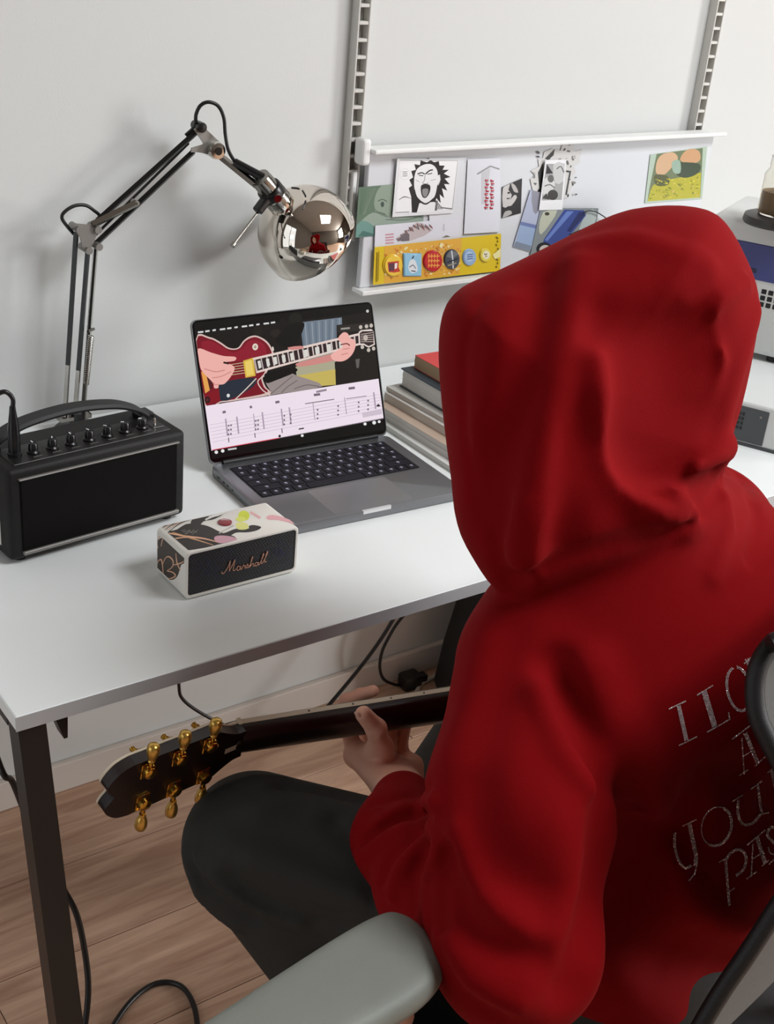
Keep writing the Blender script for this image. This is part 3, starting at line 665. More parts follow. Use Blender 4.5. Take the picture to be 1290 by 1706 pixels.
tp.poly([(560, 400), (600, 380), (690, 385), (745, 410), (640, 446), (580, 440)], (214, 164, 178), 4); tp.line([(600, 360), (720, 290)], 10, (190, 184, 178))
tp.line([(170, 365), (330, 392), (480, 410), (600, 442)], [12, 16, 7], (226, 172, 140), 4); tp.line([(200, 355), (360, 405), (550, 465)], [6, 14, 6], (206, 156, 116), 4); tp.line([(110, 490), (180, 430), (300, 402), (420, 405)], [6, 12, 6], (214, 164, 130), 4)
for a in range(10): tp.line([(280+a*14, 340+(a % 4)*12), (320+a*12, 330+(a % 3)*14)], 4, (140, 134, 126))
for a in range(5): tp.line([(70+a*24, 345+a*2), (150+a*30, 290-a*4), (250+a*30, 262-a*6)], [5, 9, 3], [(60, 54, 50), (190, 150, 130)][a % 2], 4)
tp.build('top_print', M_print, sp)
bt = homog([(315, 545), (1205, 290), (985, 85), (58, 300)], [(0, 0), (SW, 0), (SW, SD), (0, SD)])(650, 268)
bt = (float(bt[0]), float(bt[1]), SH)
G().lathe([(.0001, .0004), (.0090, .0004), (.0092, .0018), (.0080, .0026), (.0001, .0022)], 24).build('control_button', mat('button_red', (134, 30, 40), .25, coat=.5), sp, smooth=40, loc=bt)
hs_ = homog([(50, 305), (312, 545), (300, 870), (62, 640)], [(SD, SH), (0, SH), (0, 0), (SD, 0)])
sd = Ink(lambda x, y: (0, min(max(hs_(x, y)[0], .003), SD-.003), min(max(hs_(x, y)[1], .010), SH-.0085)), (-1, 0, 0))
sd.poly([(54, 430), (120, 400), (230, 470), (305, 545), (303, 610), (270, 625), (230, 700), (120, 712), (70, 660), (55, 560)], (52, 40, 34), 4)
for st in ([(60, 600), (75, 560), (100, 555), (112, 600), (120, 660)], [(112, 590), (135, 550), (165, 545), (200, 580), (195, 620), (150, 640)], [(150, 640), (200, 660), (220, 690), (150, 695), (115, 665)], [(225, 530), (235, 600), (265, 660)], [(200, 610), (260, 610), (304, 600)], [(70, 470), (60, 420), (90, 370)], [(95, 460), (110, 400), (140, 360)]):
    sd.line([np.array(p) for p in st], [5, 10, 5], (226, 172, 140), 4)
sd.build('side_print', M_print, sp)

# ------------------------------------------------------------------ laptop
LW, LD, LT = .3126, .2212, .0155
lap = tag(empty('laptop', (-.0269, -.2828, D), -.05), 'open dark grey laptop playing a guitar lesson video on the desk', 'laptop')
M_alu = mat('laptop_grey', (124, 125, 128), .36, .75); M_key = mat('key_black', (13, 12, 24), .6, spec=.25); M_well = mat('key_well', (6, 6, 9), .5)
base = G().slab((0, -LD, .0015), (LW, 0, LT), .012, .0016).build('base', M_alu, lap, smooth=35)
for x in (.03, LW-.03):
    for y in (-.03, -LD+.03): G().cyl((x, y, 0), (x, y, .0018), .007, .007, 14).build('foot', M_rubber, lap)
KX0, KX1, KY0, KY1 = .020, LW-.020, -.128, -.021
G().slab((KX0, KY0, LT-.0006), (KX1, KY1, LT+.00015), .003).build('keyboard_well', M_well, base)
rows = [[1.5]+[1]*12+[1], [1]*13+[1.6], [1.55]+[1]*13, [1.85]+[1]*11+[1.85], [2.4]+[1]*10+[2.4], [1, 1, 1, 1.25, 5.3, 1.25, 1, 1, 1, 1]]
rh = [(.0145)]+[.0185]*5; yk = KY1-.0012; protos = {}; LEG = []
tot_h = KY1-KY0-.002; rh = [h*tot_h/sum(rh) for h in rh]
for r_, (row_, hh) in enumerate(zip(rows, rh)):
    xk = KX0+.0012; sc = (KX1-KX0-.0024)/sum(row_)
    for c_, w in enumerate(row_):
        ww = w*sc-.0022; hk = hh-.0022; key_ = (round(ww, 4), round(hk, 4))
        loc = (xk+.0011, yk-hh+.0011, LT+.00015)
        if key_ not in protos: protos[key_] = G().box((0, 0, 0), (ww, hk, .0011), .0004, 1).build('key', M_key, base, loc=loc)
        else: copy_part(protos[key_], base, loc)
        LEG.append((loc[0]+ww/2, loc[1]+hk/2, w, r_))
        xk += w*sc
    yk -= hh
ki = Ink(lambda x, y: (x, y, LT+.0013), (0, 0, 1), step=0)
for x, y, w, r_ in LEG:
    if w > 4: continue
    n_ = 2 if (w == 1 and r_ in (1, 2, 3, 4)) else 1
    ki.line([(x-.0022, y+.0012), (x+.0022, y+.0012)], .0016, (214, 216, 235)); ki.line([(x-.0016, y-.002), (x+.002, y-.002)], .0014, (150, 152, 180))
ki.build('key_legends', print_mat('key_ink', .5), base)
G().slab((LW/2-.066, -LD+.006, LT-.0004), (LW/2+.066, KY0-.006, LT+.00012), .004).build('trackpad', mat('trackpad_grey', (134, 135, 138), .3, .7), base)
G().slab((LW/2-.024, -LD-.0004, LT-.0048), (LW/2+.024, -LD+.004, LT+.0002), .0018).build('lid_notch', mat('notch_light', (214, 214, 216), .3, .5), base)
for x_ in (0,):
    for y_, w_ in ((-.030, .009), (-.048, .006), (-.060, .006), (-.076, .004)): G().box((-.0003, y_-w_/2, .0065), (.004, y_+w_/2, .0095)).build('port', M_well, base)
# lid
th = .369
lid_e = G(); LH = .2145
Ml = Matrix.Translation((0, -.002, LT)) @ Matrix.Rotation(-th, 4, 'X')
# lid lies in local XZ, thickness along +Y
P = rrect(0, LW, 0.0, LH, .010); n = len(P)
lid_e.add([Ml @ Vector((x, 0, z)) for x, z in P]+[Ml @ Vector((x, .0048, z)) for x, z in P], [tuple(range(n)), tuple(range(2*n-1, n-1, -1))]+[(i, n+i, n+(i+1) % n, (i+1) % n) for i in range(n)])
lid = lid_e.build('lid', M_alu, lap)
G().cyl((.02, -.002, LT+.001), (LW-.02, -.002, LT+.001), .0042, .0042, 12).build('hinge', M_well, lap, smooth=40)
M_bez = mat('bezel_black', (7, 7, 8), .12)
P = rrect(.0012, LW-.0012, .003, LH-.0012, .009); n = len(P)
G().add([Ml @ Vector((x, -.0003, z)) for x, z in P]+[Ml @ Vector((x, .001, z)) for x, z in P], [tuple(range(n)), tuple(range(2*n-1, n-1, -1))]+[(i, n+i, n+(i+1) % n, (i+1) % n) for i in range(n)]).build('bezel', M_bez, lid)
CL = (20, 165), (1170, 42), (1275, 895), (158, 1080)
hl = homog(CL, [(0, LH), (LW, LH), (LW, .006), (0, .006)])
nl = np.array((Ml.to_3x3() @ Vector((0, -1, 0))))
def l3(x, y):
    q = hl(x, y); return np.array(Ml @ Vector((min(max(q[0], .004), LW-.004), 0, min(max(q[1], .009), LH-.004))))
s_ = Ink(l3, nl, base=.0004, step=.000005)
s_.poly([(0, 180), (1180, 40), (1290, 920), (140, 1100)], (10, 9, 9))
s_.poly([(40, 235), (1185, 115), (1242, 555), (118, 725)], (23, 20, 19))
for a in range(26):
    x = rr.uniform(60, 1180); y = rr.uniform(150, 560); s_.ell(x, y, rr.uniform(20, 70), rr.uniform(15, 50), rr.choice([(30, 26, 24), (26, 26, 22), (36, 30, 28), (20, 18, 17)]), 12)
# window / cushion behind the player
s_.poly([(712, 182), (978, 150), (985, 320), (735, 352)], (112, 124, 138)); s_.poly([(735, 345), (985, 315), (945, 440), (690, 500)], (150, 150, 140))
for a in range(12): s_.line([(722+a*22, 190-a*3), (738+a*20, 330-a*3)], 7, [(96, 108, 122), (140, 150, 160)][a % 2])
s_.poly([(688, 470), (935, 435), (945, 592), (700, 575)], (170, 166, 140)); s_.poly([(695, 530), (940, 488), (945, 590), (820, 600), (700, 575)], (196, 176, 92))
s_.poly([(945, 200), (1180, 178), (1240, 555), (950, 588)], (28, 24, 22)); s_.poly([(950, 205), (1180, 182), (1186, 235), (955, 250)], (44, 40, 38)); s_.line([(972, 226), (1030, 220)], 12, (150, 146, 140)); s_.poly([(1068, 425), (1095, 420), (1090, 480), (1075, 482)], (96, 92, 88))
s_.poly([(700, 300), (740, 205), (720, 180), (640, 200), (560, 300), (640, 345)], (16, 14, 15), 3)
# grey trousers
s_.poly([(330, 685), (400, 640), (480, 625), (540, 645), (500, 570), (560, 560), (650, 515), (700, 530), (860, 600), (560, 650)], (150, 138, 136), 3)
for p in ([(540, 640), (600, 590), (670, 530)], [(600, 640), (640, 600), (700, 560)], [(680, 615), (760, 590), (840, 600)], [(360, 680), (430, 650), (500, 640)]): s_.line(p, 6, (112, 100, 100), 4)
# guitar body
body = [(55, 290), (140, 275), (205, 305), (265, 345), (320, 345), (355, 300), (395, 272), (440, 268), (500, 300), (535, 350), (545, 400), (500, 520), (480, 545), (500, 600), (525, 650), (300, 690), (215, 700), (118, 718)]
s_.poly(body, (214, 186, 180), 4)
s_.poly([(58, 300), (140, 286), (200, 314), (262, 354), (325, 352), (362, 306), (400, 282), (440, 278), (492, 308), (525, 352), (533, 400), (490, 510), (470, 540), (488, 600), (505, 640), (300, 680), (215, 692), (122, 708)], (118, 18, 34), 4)
s_.poly([(90, 310), (150, 300), (220, 340), (290, 375), (345, 350), (395, 300), (445, 300), (490, 330), (500, 400), (420, 420), (300, 430), (120, 370)], (138, 26, 44), 4)
s_.poly([(205, 585), (350, 545), (440, 545), (420, 600), (310, 665), (220, 690)], (36, 44, 56), 2); s_.line([(440, 545), (380, 610), (310, 680)], 7, (214, 200, 190), 3)
s_.line([(470, 540), (450, 570), (480, 620), (530, 655)], 7, (220, 196, 190), 4)
s_.poly([(490, 525), (520, 505), (640, 480), (690, 480), (690, 505), (560, 560), (505, 575)], (14, 12, 12), 3)
s_.ell(430, 340, 18, 22, (226, 214, 200)); s_.ell(430, 340, 8, 10, (160, 140, 120)); s_.ell(265, 655, 10, 12, (220, 220, 220)); s_.line([(540, 340), (545, 365)], 10, (220, 210, 200))
# pickups, strings, bridge
for a in range(5): s_.line([(240, 460+a*17), (370, 440+a*17)], 4, (206, 190, 150))
s_.poly([(355, 430), (418, 410), (436, 528), (372, 540)], (214, 180, 70)); s_.poly([(366, 438), (408, 424), (424, 518), (380, 530)], (232, 204, 104))
for a in range(6): s_.line([(120+a*1, 545+a*14), (165, 530+a*14)], 8, (40, 30, 20)); 
s_.poly([(92, 500), (118, 492), (148, 620), (120, 640)], (226, 160, 80)); s_.poly([(118, 640), (205, 610), (215, 690), (122, 710)], (128, 16, 30)); s_.ell(134, 682, 18, 22, (36, 16, 18)); s_.ell(134, 682, 9, 12, (90, 30, 34))
# neck
s_.poly([(416, 412), (1095, 252), (1098, 330), (440, 512)], (226, 206, 198)); s_.poly([(422, 426), (1090, 268), (1092, 318), (440, 498)], (48, 34, 36))
for a in range(22):
    t = a/21; t = t**.92; x0 = 428+660*t; y0 = 424-155*t; x1 = 444+648*t; y1 = 496-178*t; s_.line([(x0, y0), (x1, y1)], 6+4*t, (206, 190, 186))
for a in (.02, .1, .17, .25, .33, .46, .57, .68, .80): 
    x0 = 432+660*a; y0 = 436-158*a; w = 18+14*a; s_.poly([(x0, y0), (x0+w, y0-w*.24), (x0+w+9-6*a, y0+46-w*.25), (x0+10-6*a, y0+50)], (216, 212, 206))
# headstock
s_.poly([(1085, 248), (1100, 235), (1165, 228), (1190, 240), (1190, 330), (1150, 350), (1120, 332), (1090, 332)], (226, 212, 206)); s_.poly([(1092, 254), (1108, 242), (1180, 240), (1182, 325), (1150, 340), (1120, 322), (1096, 322)], (52, 40, 42))
for x, y in ((1098, 215), (1135, 210), (1165, 205), (1150, 365), (1182, 355), (1110, 345)): s_.ell(x, y, 11, 13, (196, 186, 176))
for a in range(5): s_.line([(1100, 262+a*12), (1180, 250+a*15)], 4, (200, 180, 170))
s_.ell(1130, 285, 14, 20, (190, 176, 170))
# hands
SKC = (236, 176, 168); SKD = (206, 136, 130)
s_.poly([(68, 350), (150, 375), (230, 398), (305, 405), (300, 430), (235, 440), (280, 455), (302, 480), (280, 530), (240, 578), (205, 585), (200, 605), (175, 605), (165, 570), (100, 500), (80, 450)], SKC, 4)
s_.line([(230, 440), (265, 448)], 12, (44, 20, 24)); s_.line([(110, 480), (180, 500), (240, 490)], 7, SKD, 4); s_.line([(160, 540), (220, 530), (280, 500)], 6, SKD, 4); s_.line([(165, 570), (185, 585), (205, 580)], 6, SKD, 4)
s_.poly([(635, 345), (720, 335), (735, 352), (660, 362)], SKD, 2); s_.poly([(690, 450), (800, 420), (930, 388), (960, 420), (860, 448), (720, 470)], SKD, 3)
s_.poly([(955, 290), (985, 250), (1015, 255), (1030, 285), (1060, 300), (1065, 345), (1040, 400), (990, 436), (930, 432), (910, 395), (960, 360), (985, 335)], SKC, 4)
s_.line([(970, 330), (1010, 322), (1030, 335)], 8, (120, 60, 56), 3); s_.line([(985, 360), (1030, 352)], 6, SKD); s_.line([(975, 395), (1020, 385)], 6, SKD)
# text rows (too small to read)
for a in range(11): s_.line([(66+a*46, 244-a*6), (66+a*46+34-(a % 3)*7, 240-a*6)], 11, (216, 216, 216))
s_.ell(1140, 110, 9, 10, (200, 200, 200))
# tablature sheet
s_.poly([(118, 722), (1215, 552), (1250, 808), (165, 1010)], (238, 224, 236))
GL = (196, 178, 196)
for a in range(6): s_.line([(150+a*4, 845+a*22), (1225+a*3, 655+a*19)], 2.5, GL)
for x in (250, 320, 425, 480, 600, 650, 800, 1000, 1185):
    y = 870-(x-150)*.176; s_.line([(x, y-48), (x+14, y+62)], 5 if x in (425, 800, 1000) else 9, (170, 152, 172))
for x, w in ((240, 20), (408, 14), (575, 26), (825, 40), (1045, 40)):
    y = 762-(x-240)*.185; s_.line([(x-w/2, y+2), (x+w/2, y-3)], 16, (120, 104, 120))
s_.line([(750, 712), (935, 684)], 5, (90, 80, 90)); s_.line([(1010, 682), (1140, 664)], 4, (110, 100, 110)); s_.line([(820, 636), (885, 622)], 14, (150, 136, 150))
for x in (270, 285, 440, 455, 620, 660, 830, 960, 1090, 1150):
    for q in range(3): y = 850-(x-270)*.176+q*28; s_.ell(x, y, 6, 7, (120, 108, 122), 8)
for x in (270, 435, 605): y = 945-(x-270)*.17; s_.line([(x, y-18), (x+3, y+12)], 5, (50, 40, 50))
s_.poly([(1112, 775), (1235, 752), (1240, 782), (1118, 805)], (206, 192, 206)); s_.poly([(1200, 730), (1216, 716), (1230, 730), (1215, 735)], (40, 36, 44))
s_.line([(170, 1006), (590, 932)], 5, (206, 60, 80)); s_.line([(590, 932), (1248, 812)], 4, (120, 110, 120)); s_.line([(712, 876), (745, 870)], 8, (30, 24, 30)); s_.ell(592, 920, 8, 9, (40, 30, 36))
for x, y, r_ in ((195, 1020, 11), (235, 1012, 11), (1132, 846, 10), (1190, 838, 12), (1222, 832, 9), (735, 918, 9)): s_.ell(x, y, r_, r_, (232, 232, 232), 12)
s_.line([(268, 1004), (322, 996)], 11, (200, 200, 200))
s_.build('screen', print_mat('screen_image', .2, .92), lid)
# ------------------------------------------------------------------ spring-arm desk lamp
CLM = crop(80, 140, 2.389)
LY = -.060
lp = lambda x, y, Y=LY: on_y(*CLM(x, y), Y)
lb = np.array([lp(120, 1320)[0], LY, D])
lamp = tag(empty('desk_lamp', lb), 'chrome spring-arm desk lamp with round mirror shade by the wall', 'lamp')
L = lambda p: np.asarray(p)-lb
M_lblk = mat('lamp_black', (16, 15, 15), .3); M_steel = mat('lamp_steel', (150, 146, 140), .22, 1.0); M_satin = mat('lamp_satin', (150, 147, 142), .5, .75)
G().lathe([(.0001, 0), (.040, 0), (.040, .004), (.034, .010), (.012, .014), (.011, .034), (.0001, .034)], 28).build('base_plate', M_lblk, lamp, smooth=35)
top_low = [L(lp(112, 590)), L(lp(158, 668)), L(lp(190, 640, LY+.012))]
bot_low = [L(lp(66, 1330)), L(lp(106, 1330)), L(lp(138, 1330, LY+.012))]
def bar(a, b, w, m, name='arm_rod'):
    return G().tube([a, b], w*.7071, 4, up=(0, 1, 0)).build(name, m, lamp)
for i, (a, b) in enumerate(zip(top_low, bot_low)):
    a = np.asarray(a); b = np.asarray(b); mid = a*.30+b*.70
    bar(a, mid, .0058, M_lblk if i < 2 else M_chrome); bar(mid, b, .0058, M_steel)
# lower bracket holding the rods on the base spindle
bc = (bot_low[0]+bot_low[2])/2
G().box((bc[0]-.026, bc[1]-.012, max(.026, bc[2]-.022)), (bc[0]+.026, bc[1]+.018, bc[2]+.004), .003, 2).build('lower_bracket', M_steel, lamp)
G().cyl((bc[0], bc[1], .008), (bc[0], bc[1], .03), .007, .007, 14).build('spindle', M_steel, lamp, smooth=40)
# coil spring on the lower arm
def coil(a, b, r_, turns, w):
    a = Vector(a); b = Vector(b); d = (b-a); ax = d.normalized(); e1 = ax.orthogonal().normalized(); e2 = ax.cross(e1)
    return [a+d*(k/(turns*10))+(e1*math.cos(k*.6283)+e2*math.sin(k*.6283))*r_ for k in range(turns*10+1)]
G().tube(coil(L(lp(172, 1000, LY+.004)), L(lp(152, 1195, LY+.004)), .0042, 26, .001), .0009, 5).build('spring', M_chrome, lamp, smooth=60)
bar(L(lp(160, 985, LY)), L(lp(182, 975, LY+.01)), .004, M_steel, 'spring_hook')
# elbow plates
for dy in (-.009, .011):
    P = [L(lp(x, y, LY+dy)) for x, y in ((98, 570), (115, 556), (160, 560), (196, 560), (200, 585), (185, 625), (165, 668), (140, 660), (130, 615))]
    g = G(); n = len(P); g.add(list(P)+[p+np.array([0, .0022, 0]) for p in P], [tuple(range(n)), tuple(range(2*n-1, n-1, -1))]+[(i, n+i, n+(i+1) % n, (i+1) % n) for i in range(n)]); g.build('elbow_plate', M_satin, lamp)
for x, y in ((112, 572), (150, 655), (190, 640), (186, 572)):
    c = L(lp(x, y)); G().cyl(c+np.array([0, -.014, 0]), c+np.array([0, .016, 0]), .0055, .0055, 14).build('pivot_bolt', M_satin, lamp, smooth=40)
# upper arm
ua = [(L(lp(196, 545)), L(lp(594, 188))), (L(lp(186, 640)), L(lp(580, 268)))]
for a, b in ua: bar(a, b, .0066, M_lblk, 'upper_rod')
bar(L(lp(176, 560, LY-.008)), L(lp(352, 474, LY-.008)), .0078, M_steel, 'spring_tube')
c = L(lp(352, 474, LY-.008)); G().cyl(c+np.array([0, -.003, 0]), c+np.array([0, .012, 0]), .004, .004, 10).build('pivot_bolt', M_satin, lamp, smooth=40)
# head bracket
for dy in (-.008, .009):
    P = [L(lp(x, y, LY+dy)) for x, y in ((582, 182), (604, 162), (628, 178), (685, 232), (690, 262), (660, 285), (600, 272), (570, 272), (572, 255), (622, 240))]
    g = G(); n = len(P); g.add(list(P)+[p+np.array([0, .0022, 0]) for p in P], [tuple(range(n)), tuple(range(2*n-1, n-1, -1))]+[(i, n+i, n+(i+1) % n, (i+1) % n) for i in range(n)]); g.build('head_plate', M_satin, lamp)
c = L(lp(600, 168)); G().lathe([(.0001, -.013), (.0075, -.012), (.008, 0), (.0075, .012), (.0001, .013)], 16, c, (0, 1, 0)).build('top_cap', M_lblk, lamp, smooth=40)
c = L(lp(652, 256)); G().lathe([(.0001, -.022), (.012, -.021), (.0135, -.014), (.0125, -.008), (.0125, .010), (.0001, .012)], 22, c, (0, 1, 0)).build('tilt_knob', M_chrome, lamp, smooth=35); G().cyl(c+np.array([0, -.0225, 0]), c+np.array([0, -.020, 0]), .006, .006, 14).build('knob_cap', M_lblk, lamp)
# shade: dome around its own axis
ax = np.array([.70, .10, -.70]); ax /= np.linalg.norm(ax)
sc_ = L(lp(1030, 600, -.105)); R_ = .0785
prof = [(.0205, -.088)]
for a in np.linspace(15.5, 90, 22): prof.append((R_*math.sin(math.radians(a)), -R_*math.cos(math.radians(a))))
prof += [(R_, .006), (R_*.985, .014), (R_*.995, .016), (R_*.96, .0145)]
for a in np.linspace(88, 16, 16): prof.append((R_*.965*math.sin(math.radians(a)), -R_*.965*math.cos(math.radians(a))))
M_mirror = mat('polished_chrome', (222, 214, 204), .035, 1.0)
G().lathe(prof, 56, sc_, ax).build('shade', M_mirror, lamp, smooth=50)
def axp(h, off=(0, 0, 0)): return sc_+ax*h+np.asarray(off)
G().lathe([(.0001, -.142), (.0155, -.141), (.0165, -.132), (.0165, -.116)], 28, sc_, ax).build('socket', M_steel, lamp, smooth=35)
G().lathe([(.0001, -.1165), (.0195, -.1165), (.0200, -.114), (.0200, -.102), (.0195, -.100), (.0001, -.100)], 28, sc_, ax).build('clamp_ring', M_lblk, lamp, smooth=35)
G().lathe([(.0190, -.101), (.0205, -.099), (.0208, -.072), (.0215, -.070)], 28, sc_, ax).build('shade_collar', M_steel, lamp, smooth=35)
e_side = np.cross(ax, np.array([0, 1., 0])); e_side /= np.linalg.norm(e_side)     # in the arm plane, across the axis
if e_side[0] > 0: e_side = -e_side
e_dn = -e_side if e_side[2] > 0 else e_side
G().box((-.008, -.016, -.006), (.008, .016, .006), .003, 2, Matrix.Translation(Vector(axp(-.109)+e_dn*.024+np.array([0, -.006, 0]))) @ Vector(ax).to_track_quat('Z', 'Y').to_matrix().to_4x4()).build('clamp_ear', M_lblk, lamp)
c = axp(-.106)+np.array([-.004, -.021, -.003]); G().cyl(c, c+np.array([-.002, -.007, .0]), .0062, .0058, 16).build('clamp_screw', M_chrome, lamp, smooth=40)
# link between tilt knob and socket, black ferrule
l0 = L(lp(655, 262)); l1 = axp(-.136)+e_dn*.012
bar(l0, l1, .0075, M_steel, 'head_link')
f0 = L(lp(742, 310, -.09)); f1 = axp(-.128)-e_dn*.006+np.array([0, -.010, 0])
G().tube([f0, f1], [.0062, .0072], 14).build('ferrule', M_lblk, lamp, smooth=40)
r0 = L(lp(850, 492, -.12)); r1 = L(lp(737, 640, -.155))
rod = G().tube([r0, r1], .0021, 10).build('aim_rod', M_steel, lamp, smooth=60); G().lathe([(.0001, -.004), (.0042, -.003), (.0042, .003), (.0001, .004)], 12, r1, (r1-r0)).build('rod_tip', M_steel, lamp, smooth=40)
# bulb inside the shade
G().lathe([(.0001, -.070), (.013, -.069), (.014, -.045), (.024, -.028), (.029, -.008), (.026, .004), (.014, .010), (.0001, .011)], 24, sc_, ax).build('bulb', mat('bulb_frosted', (232, 230, 224), .4), lamp, smooth=50)
# lamp flex: two loops and the run down the arm
flex = mat('flex_black', (14, 14, 14), .4)
G().tube(catmull([L(lp(x, y, Y)) for x, y, Y in ((186, 575, LY+.012), (205, 528, LY+.01), (185, 505, LY), (150, 483, LY-.004), (105, 485, LY-.004), (65, 510, LY-.004), (56, 535, LY-.004), (78, 568, LY), (102, 596, LY+.006))], 8), .0026, 8).build('flex', flex, lamp, smooth=60)
G().tube(catmull([L(lp(x, y, Y)) for x, y, Y in ((548, 205, LY+.005), (584, 168, LY), (590, 120, LY-.004), (608, 85, LY-.006), (640, 72, LY-.01), (678, 88, LY-.014), (700, 135, LY-.018), (706, 200, LY-.02), (718, 262, LY-.025), (745, 312, LY-.03))], 8), .0028, 8).build('flex', flex, lamp, smooth=60)
P = [L(lp(190, 600, LY+.018)), L(lp(560, 235, LY+.010))]
G().tube(P, .0022, 8).build('flex', flex, lamp, smooth=60)
# shade vent slots
for k_ in range(3):
    an = math.radians(-100+k_*38); e1 = np.cross(ax, [0, 0, 1.]); e1 /= np.linalg.norm(e1); e2 = np.cross(ax, e1)
    d = e1*math.cos(an)+e2*math.sin(an); p = sc_+R_*(d*math.sin(.50)-ax*math.cos(.50))
    nn = (p-sc_)/np.linalg.norm(p-sc_); tg = np.cross(nn, ax); tg /= np.linalg.norm(tg)
    G().tube([p-tg*.008+nn*.0, p+nn*.0004, p+tg*.008], .0014, 6).build('vent_slot', M_lblk, lamp)

# ------------------------------------------------------------------ books right of the laptop
def book(name, label, x, yb, z, w, d, t, rz, cover, pages, hard=True, ct=.0022, over=.003):
    e = tag(empty(name, (x, yb, z), rz), label, 'book' if hard else 'magazine', 'stack beside the laptop')
    mc = mat('cover_'+name+str(round(z*1e4)), cover, .45); mp_ = mat('pages_'+name+str(round(z*1e4)), pages, .85, bump=.4, bump_scale=60)
    o = over if hard else .0004
    G().box((0, -d, 0), (w, 0, ct), .0006, 1).build('back_cover', mc, e)
    G().box((0, -d, t-ct), (w, 0, t), .0006, 1).build('front_cover', mc, e)
    g = G(); nl = max(2, int((t-2*ct)/.0022)); hh = (t-2*ct)/nl
    for i in range(nl): j = random.uniform(0, .0006); g.box((o+j, -d+o+j, ct+i*hh), (w-.004, -o-j, ct+(i+1)*hh))
    g.build('page_block', mp_, e)
    if hard: G().box((w-.0045, -d, 0), (w, 0, t), .0012, 1).build('spine', mc, e)
zb = D
ms = [('white wide magazine lying at the bottom of the stack', .318, -.215, .250, .300, .009, (222, 222, 218), (212, 212, 206)),
      ('pale grey magazine second from the bottom of the stack', .330, -.205, .240, .295, .010, (212, 214, 210), (214, 212, 206)),
      ('off-white magazine with reddish edge in the stack middle', .328, -.200, .235, .290, .009, (190, 168, 150), (206, 202, 196)),
      ('cream paperback catalogue under the dark hardback', .350, -.196, .215, .285, .014, (216, 212, 206), (206, 196, 184)),
      ('thin light grey booklet directly under the dark hardback', .356, -.192, .21, .280, .008, (208, 206, 200), (200, 190, 180))]
for i, (lb_, x, yb, w, d, t, c, pg) in enumerate(ms):
    book('magazine', lb_, x, yb, zb, w, d, t, -.02+.012*i, c, pg, False, .0009); zb += t
book('hardback_book', 'dark slate hardback book with white pages under the red book', .376, -.2015, zb, .185, .27, .033, -.01, (52, 62, 70), (216, 212, 206)); zb += .033
book('red_book', 'red covered book with tan page edges on top of the stack', .398, -.208, zb, .155, .235, .022, -.015, (206, 66, 66), (176, 150, 118), False, .0008)

# ------------------------------------------------------------------ appliance and low unit at the right end
e1 = np.array([.43, -.903, 0]); e2 = np.array([.903, .43, 0]); rz_ = math.atan2(e1[1], e1[0])
M_app = mat('appliance_white', (214, 216, 214), .35); M_dgrey = mat('panel_dark_grey', (70, 72, 74), .35, .2)
A = on_z(1222, 738, D); A = A-e1*.10
low = tag(empty('low_white_unit', (A[0], A[1], D), rz_), 'low white desktop unit with dark grey perforated panel at right', 'printer')
G().box((0, 0, .004), (.24, .34, .078), .004, 2).build('housing', M_app, low)
G().box((-.001, -.001, .0), (.241, .338, .005)).build('foot_rail', M_dgrey, low)
inv = lambda p, o: np.array([np.dot(np.asarray(p)-o, e1), np.dot(np.asarray(p)-o, e2), p[2]-o[2]])
o_ = np.array([A[0], A[1], D])
pl = inv(on_plane(1222, 672, o_, e2), o_); pr_ = inv(on_plane(1283, 688, o_, e2), o_); pbt = inv(on_plane(1272, 744, o_, e2), o_)
G().box((pl[0]-.075, -.002, max(pbt[2], .004)), (pr_[0], .004, min(pl[2], .073)), .001, 1).build('front_panel', M_dgrey, low)
hole = None
for i in range(6):
    for j in range(4):
        loc = (pl[0]-.012+i*.0062, -.0024, .028+j*.0085)
        if hole is None: hole = G().box((0, 0, 0), (.0044, .002, .0058)).build('panel_slot', M_well, low, loc=loc)
        else: copy_part(hole, low, loc)
G().cyl((pr_[0]-.012, -.0035, .058), (pr_[0]-.012, 0, .058), .0022, .0022, 10).build('button', M_silver, low)
B = on_z(1250, 598, D+.078); B = B-e1*.12
appl = tag(empty('white_appliance', (B[0], B[1], D+.0785), rz_), 'tall white appliance with blue band and square vents beside the red hood', 'appliance')
oB = np.array([B[0], B[1], D+.0785])
hA = inv(on_plane(1245, 366, oB, e2), oB)[2]
G().box((0, 0, .010), (.30, .22, hA), .010, 3).build('housing', M_app, appl, smooth=35)
q0 = inv(on_plane(1243, 402, oB, e2), oB); q1 = inv(on_plane(1243, 455, oB, e2), oB)
G().box((q0[0]-.08, -.0015, q1[2]-.008), (.27, .004, q0[2]), .001, 1).build('blue_band', mat('band_blue', (56, 62, 124), .3), appl)
G().box((q0[0]-.01, -.0022, q1[2]+.004), (q0[0]+.03, .002, q1[2]+.012), .0005, 1).build('band_mark', mat('band_dark', (28, 30, 60), .35), appl)
v0 = inv(on_plane(1270, 481, oB, e2), oB); hole = None
for i in range(7):
    for j in range(3):
        loc = (v0[0]+i*.0125, -.0008, v0[2]-.009-j*.0118)
        if hole is None: hole = G().box((0, 0, 0), (.0092, .003, .0088), .0008, 1).build('vent_hole', M_well, appl, loc=loc)
        else: copy_part(hole, appl, loc)
for x in (.155, .28):
    for y in (.02, .2): G().cyl((x, y, 0), (x, y, .011), .010, .010, 14).build('foot', M_rubber, appl)
jz = D+.0785+hA; J = on_z(1292, 374, jz)
jar = tag(empty('glass_jar', J), 'clear glass jar of brown contents on a dark round base atop the appliance', 'jar')
